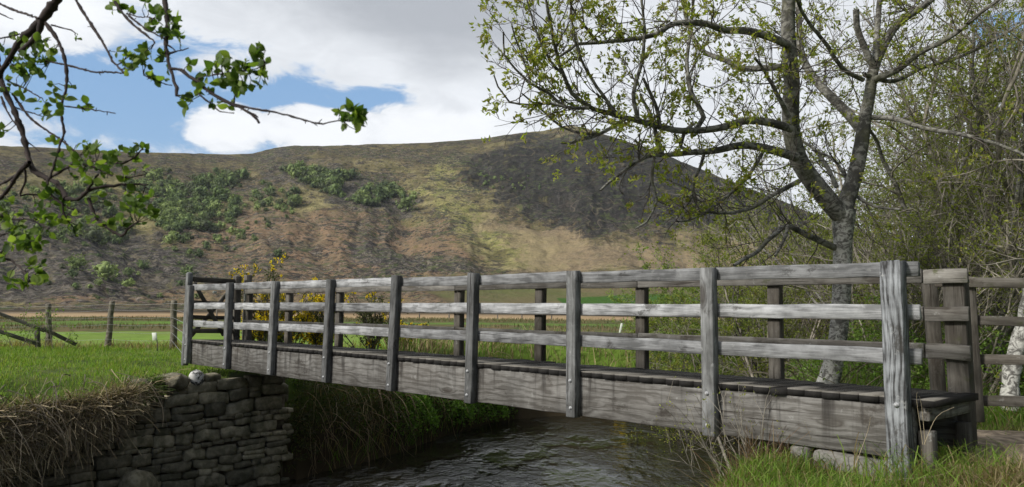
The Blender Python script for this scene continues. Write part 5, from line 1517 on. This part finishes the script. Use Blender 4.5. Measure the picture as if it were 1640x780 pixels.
def crown_mesh(seed, n_=170):
    r2 = np.random.default_rng(seed)
    V, Fs_, C_ = [], [], []; k0 = 0
    bm = bmesh.new(); bmesh.ops.create_icosphere(bm, subdivisions=1, radius=1); SV = np.array([v_.co[:] for v_ in bm.verts]); SF = np.array([[v_.index for v_ in f.verts] for f in bm.faces]); bm.free()
    for i in range(7):
        a = r2.uniform(0, 6.28); q_ = r2.uniform(0, .34); c_ = np.array([math.cos(a) * q_, math.sin(a) * q_, r2.uniform(.35, .85)]); sc = r2.uniform(.10, .21)
        V.append(c_ + SV * sc * r2.uniform(.75, 1.25, (len(SV), 1))); Fs_.append(SF + k0); k0 += len(SV); C_.append(np.full(len(SV), r2.uniform(.7, 1.25)))
    for i in range(n_):
        v_ = r2.normal(0, 1, 3); v_ /= np.linalg.norm(v_); c_ = np.array([0, 0, .6]) + v_ * np.array([.46, .46, .38]) * r2.uniform(.45, 1.25)
        tri = c_ + r2.normal(0, .055, (3, 3)); V.append(tri); Fs_.append(np.array([[k0, k0 + 1, k0 + 2]])); k0 += 3; C_.append(np.full(3, r2.uniform(.6, 1.4)))
    return np.concatenate(V), np.concatenate(Fs_), np.concatenate(C_)


CR = [crown_mesh(s_) for s_ in range(5)]
r_ = np.random.default_rng(171)
WOOD = [([(210, 290), (300, 268), (385, 285), (390, 335), (350, 372), (285, 392), (240, 350)], 300, 1.0), ([(440, 272), (545, 278), (662, 318), (655, 338), (590, 332), (500, 305)], 190, 1.0), ([(0, 300), (210, 300), (240, 360), (180, 400), (0, 380)], 150, 1.0), ([(300, 370), (440, 330), (470, 350), (350, 420)], 26, .8), ([(20, 400), (330, 400), (330, 480), (20, 480)], 26, .6), ([(760, 270), (860, 285), (870, 310), (770, 300)], 40, .35), ([(395, 290), (480, 310), (470, 345), (400, 330)], 45, .8)]
GC = np.array([(.14, .20, .07), (.10, .145, .06), (.18, .24, .085), (.11, .135, .07), (.24, .31, .11)])


def in_poly(x, y, pts):
    return poly_mask(np.array([x], float), np.array([y], float), pts, .5)[0] > .5


pt = []; Vc, Fc_, Cc_ = [], [], []; k0 = 0
for poly, n_, sc in WOOD:
    pa = np.array(poly); got = 0; tries = 0
    while got < n_ and tries < n_ * 12:
        tries += 1
        x, y = r_.uniform(pa[:, 0].min(), pa[:, 0].max()), r_.uniform(pa[:, 1].min(), pa[:, 1].max())
        if not in_poly(x, y, poly) or fbm(np.array([x * .03]), np.array([y * .045]), 3, 17)[0] < .35 + .1 * r_.random(): continue
        p = fell_at(x, y); rr = math.hypot(p[0], p[1]); s_ = (9 + 14 * r_.random() ** 1.7) / F * rr * sc
        V, Fc0, t = CR[r_.integers(0, 5)]; a = r_.uniform(0, 6.28); Rz = np.array([[math.cos(a), -math.sin(a), 0], [math.sin(a), math.cos(a), 0], [0, 0, 1]])
        Vc.append((V @ Rz.T) * s_ * np.array([.95, .95, r_.uniform(.8, 1.15)]) + p - [0, 0, .22 * s_]); Fc_.append(Fc0 + k0); k0 += len(V)
        Cc_.append(t[:, None] * GC[r_.integers(0, 5)][None]); got += 1
tag(mesh('hillside_wood', np.concatenate(Vc), [np.concatenate(Fc_)], M['farleaf'], attrs={'Col': np.concatenate(Cc_)}), 'scattered birch and hawthorn wood covering the left side of the hill', 'wood', kind='stuff')
BSH = [(170, 447, 34, 'brightest round green bush low on the scree, left of the fence posts', 4), (206, 462, 19, 'small bright bush just right of and below the brightest round one', 4), (124, 432, 28, 'bright green bush low on the scree at the far left', 2), (118, 445, 16, 'dull olive bush under the bright one at the far left', 1),
       (206, 442, 16, 'dull small bush above the small bright one', 0), (277, 382, 15, 'small pale bush at the lower tip of the wood', 4), (318, 412, 17, 'dark round bush alone on the bracken slope', 1), (448, 412, 17, 'dark green bush alone above the middle of the rails', 1), (300, 442, 22, 'green bush on the scree just left of the gate', 0),
       (650, 338, 32, 'large pale tree standing clear at the right end of the upper wood', 2), (610, 322, 30, 'dark green tree beside the large pale one in the upper wood', 1), (468, 330, 26, 'pale tree below the left end of the upper wood', 2), (350, 320, 30, 'dark crowned tree near the right edge of the left-hand wood', 0), (372, 328, 22, 'pale tree at the right edge of the left-hand wood', 2),
       (150, 390, 34, 'brownish leafless bush on the scree below the wood', 3), (370, 376, 16, 'small bright bush on the open slope right of the wood', 4), (228, 430, 18, 'dull green bush on the scree above the fence', 0), (270, 390, 20, 'pale bush at the foot of the left-hand wood', 4), (345, 385, 14, 'tiny green bush right of the dark round one', 0)]
bmx, _ = None, None
for i, (x, y, w_, lb, ci) in enumerate(BSH):
    p = fell_at(x, y); rr = math.hypot(p[0], p[1]); s_ = w_ / F * rr; V, Fc0, t = crown_mesh(50 + i, 260)
    o = mesh('bush', V * s_ * np.array([1.05, 1.05, .95]) - [0, 0, .2 * s_], [Fc0], M['farleaf'], attrs={'Col': t[:, None] * GC[ci][None] * (1.2 if ci == 4 else 1.)}); o.location = [float(v_) for v_ in p]
    tag(o, lb, 'tree' if 'tree' in lb else 'bush', 'single bushes and trees on the hillside')

# ------------------------------------------------------------------ the air of the valley
m_ = bpy.data.materials.new('valley_haze'); m_.use_nodes = True; t_ = m_.node_tree; t_.nodes.clear()
pv = t_.nodes.new('ShaderNodeVolumePrincipled'); mo = t_.nodes.new('ShaderNodeOutputMaterial'); t_.links.new(pv.outputs[0], mo.inputs['Volume'])
pv.inputs['Color'].default_value = (.80, .88, 1.0, 1); pv.inputs['Density'].default_value = .00006; pv.inputs['Anisotropy'].default_value = .1
hv = [(x, y, z) for z in (-110, 330) for y in (-2100, 2100) for x in (-2100, 2100)]
tag(mesh('haze', hv, [[(0, 2, 3, 1), (4, 5, 7, 6), (0, 1, 5, 4), (2, 6, 7, 3), (0, 4, 6, 2), (1, 3, 7, 5)]], m_), 'thin pale haze filling the valley in front of the hill', 'haze', kind='stuff')
scene.cycles.volume_bounces = 0
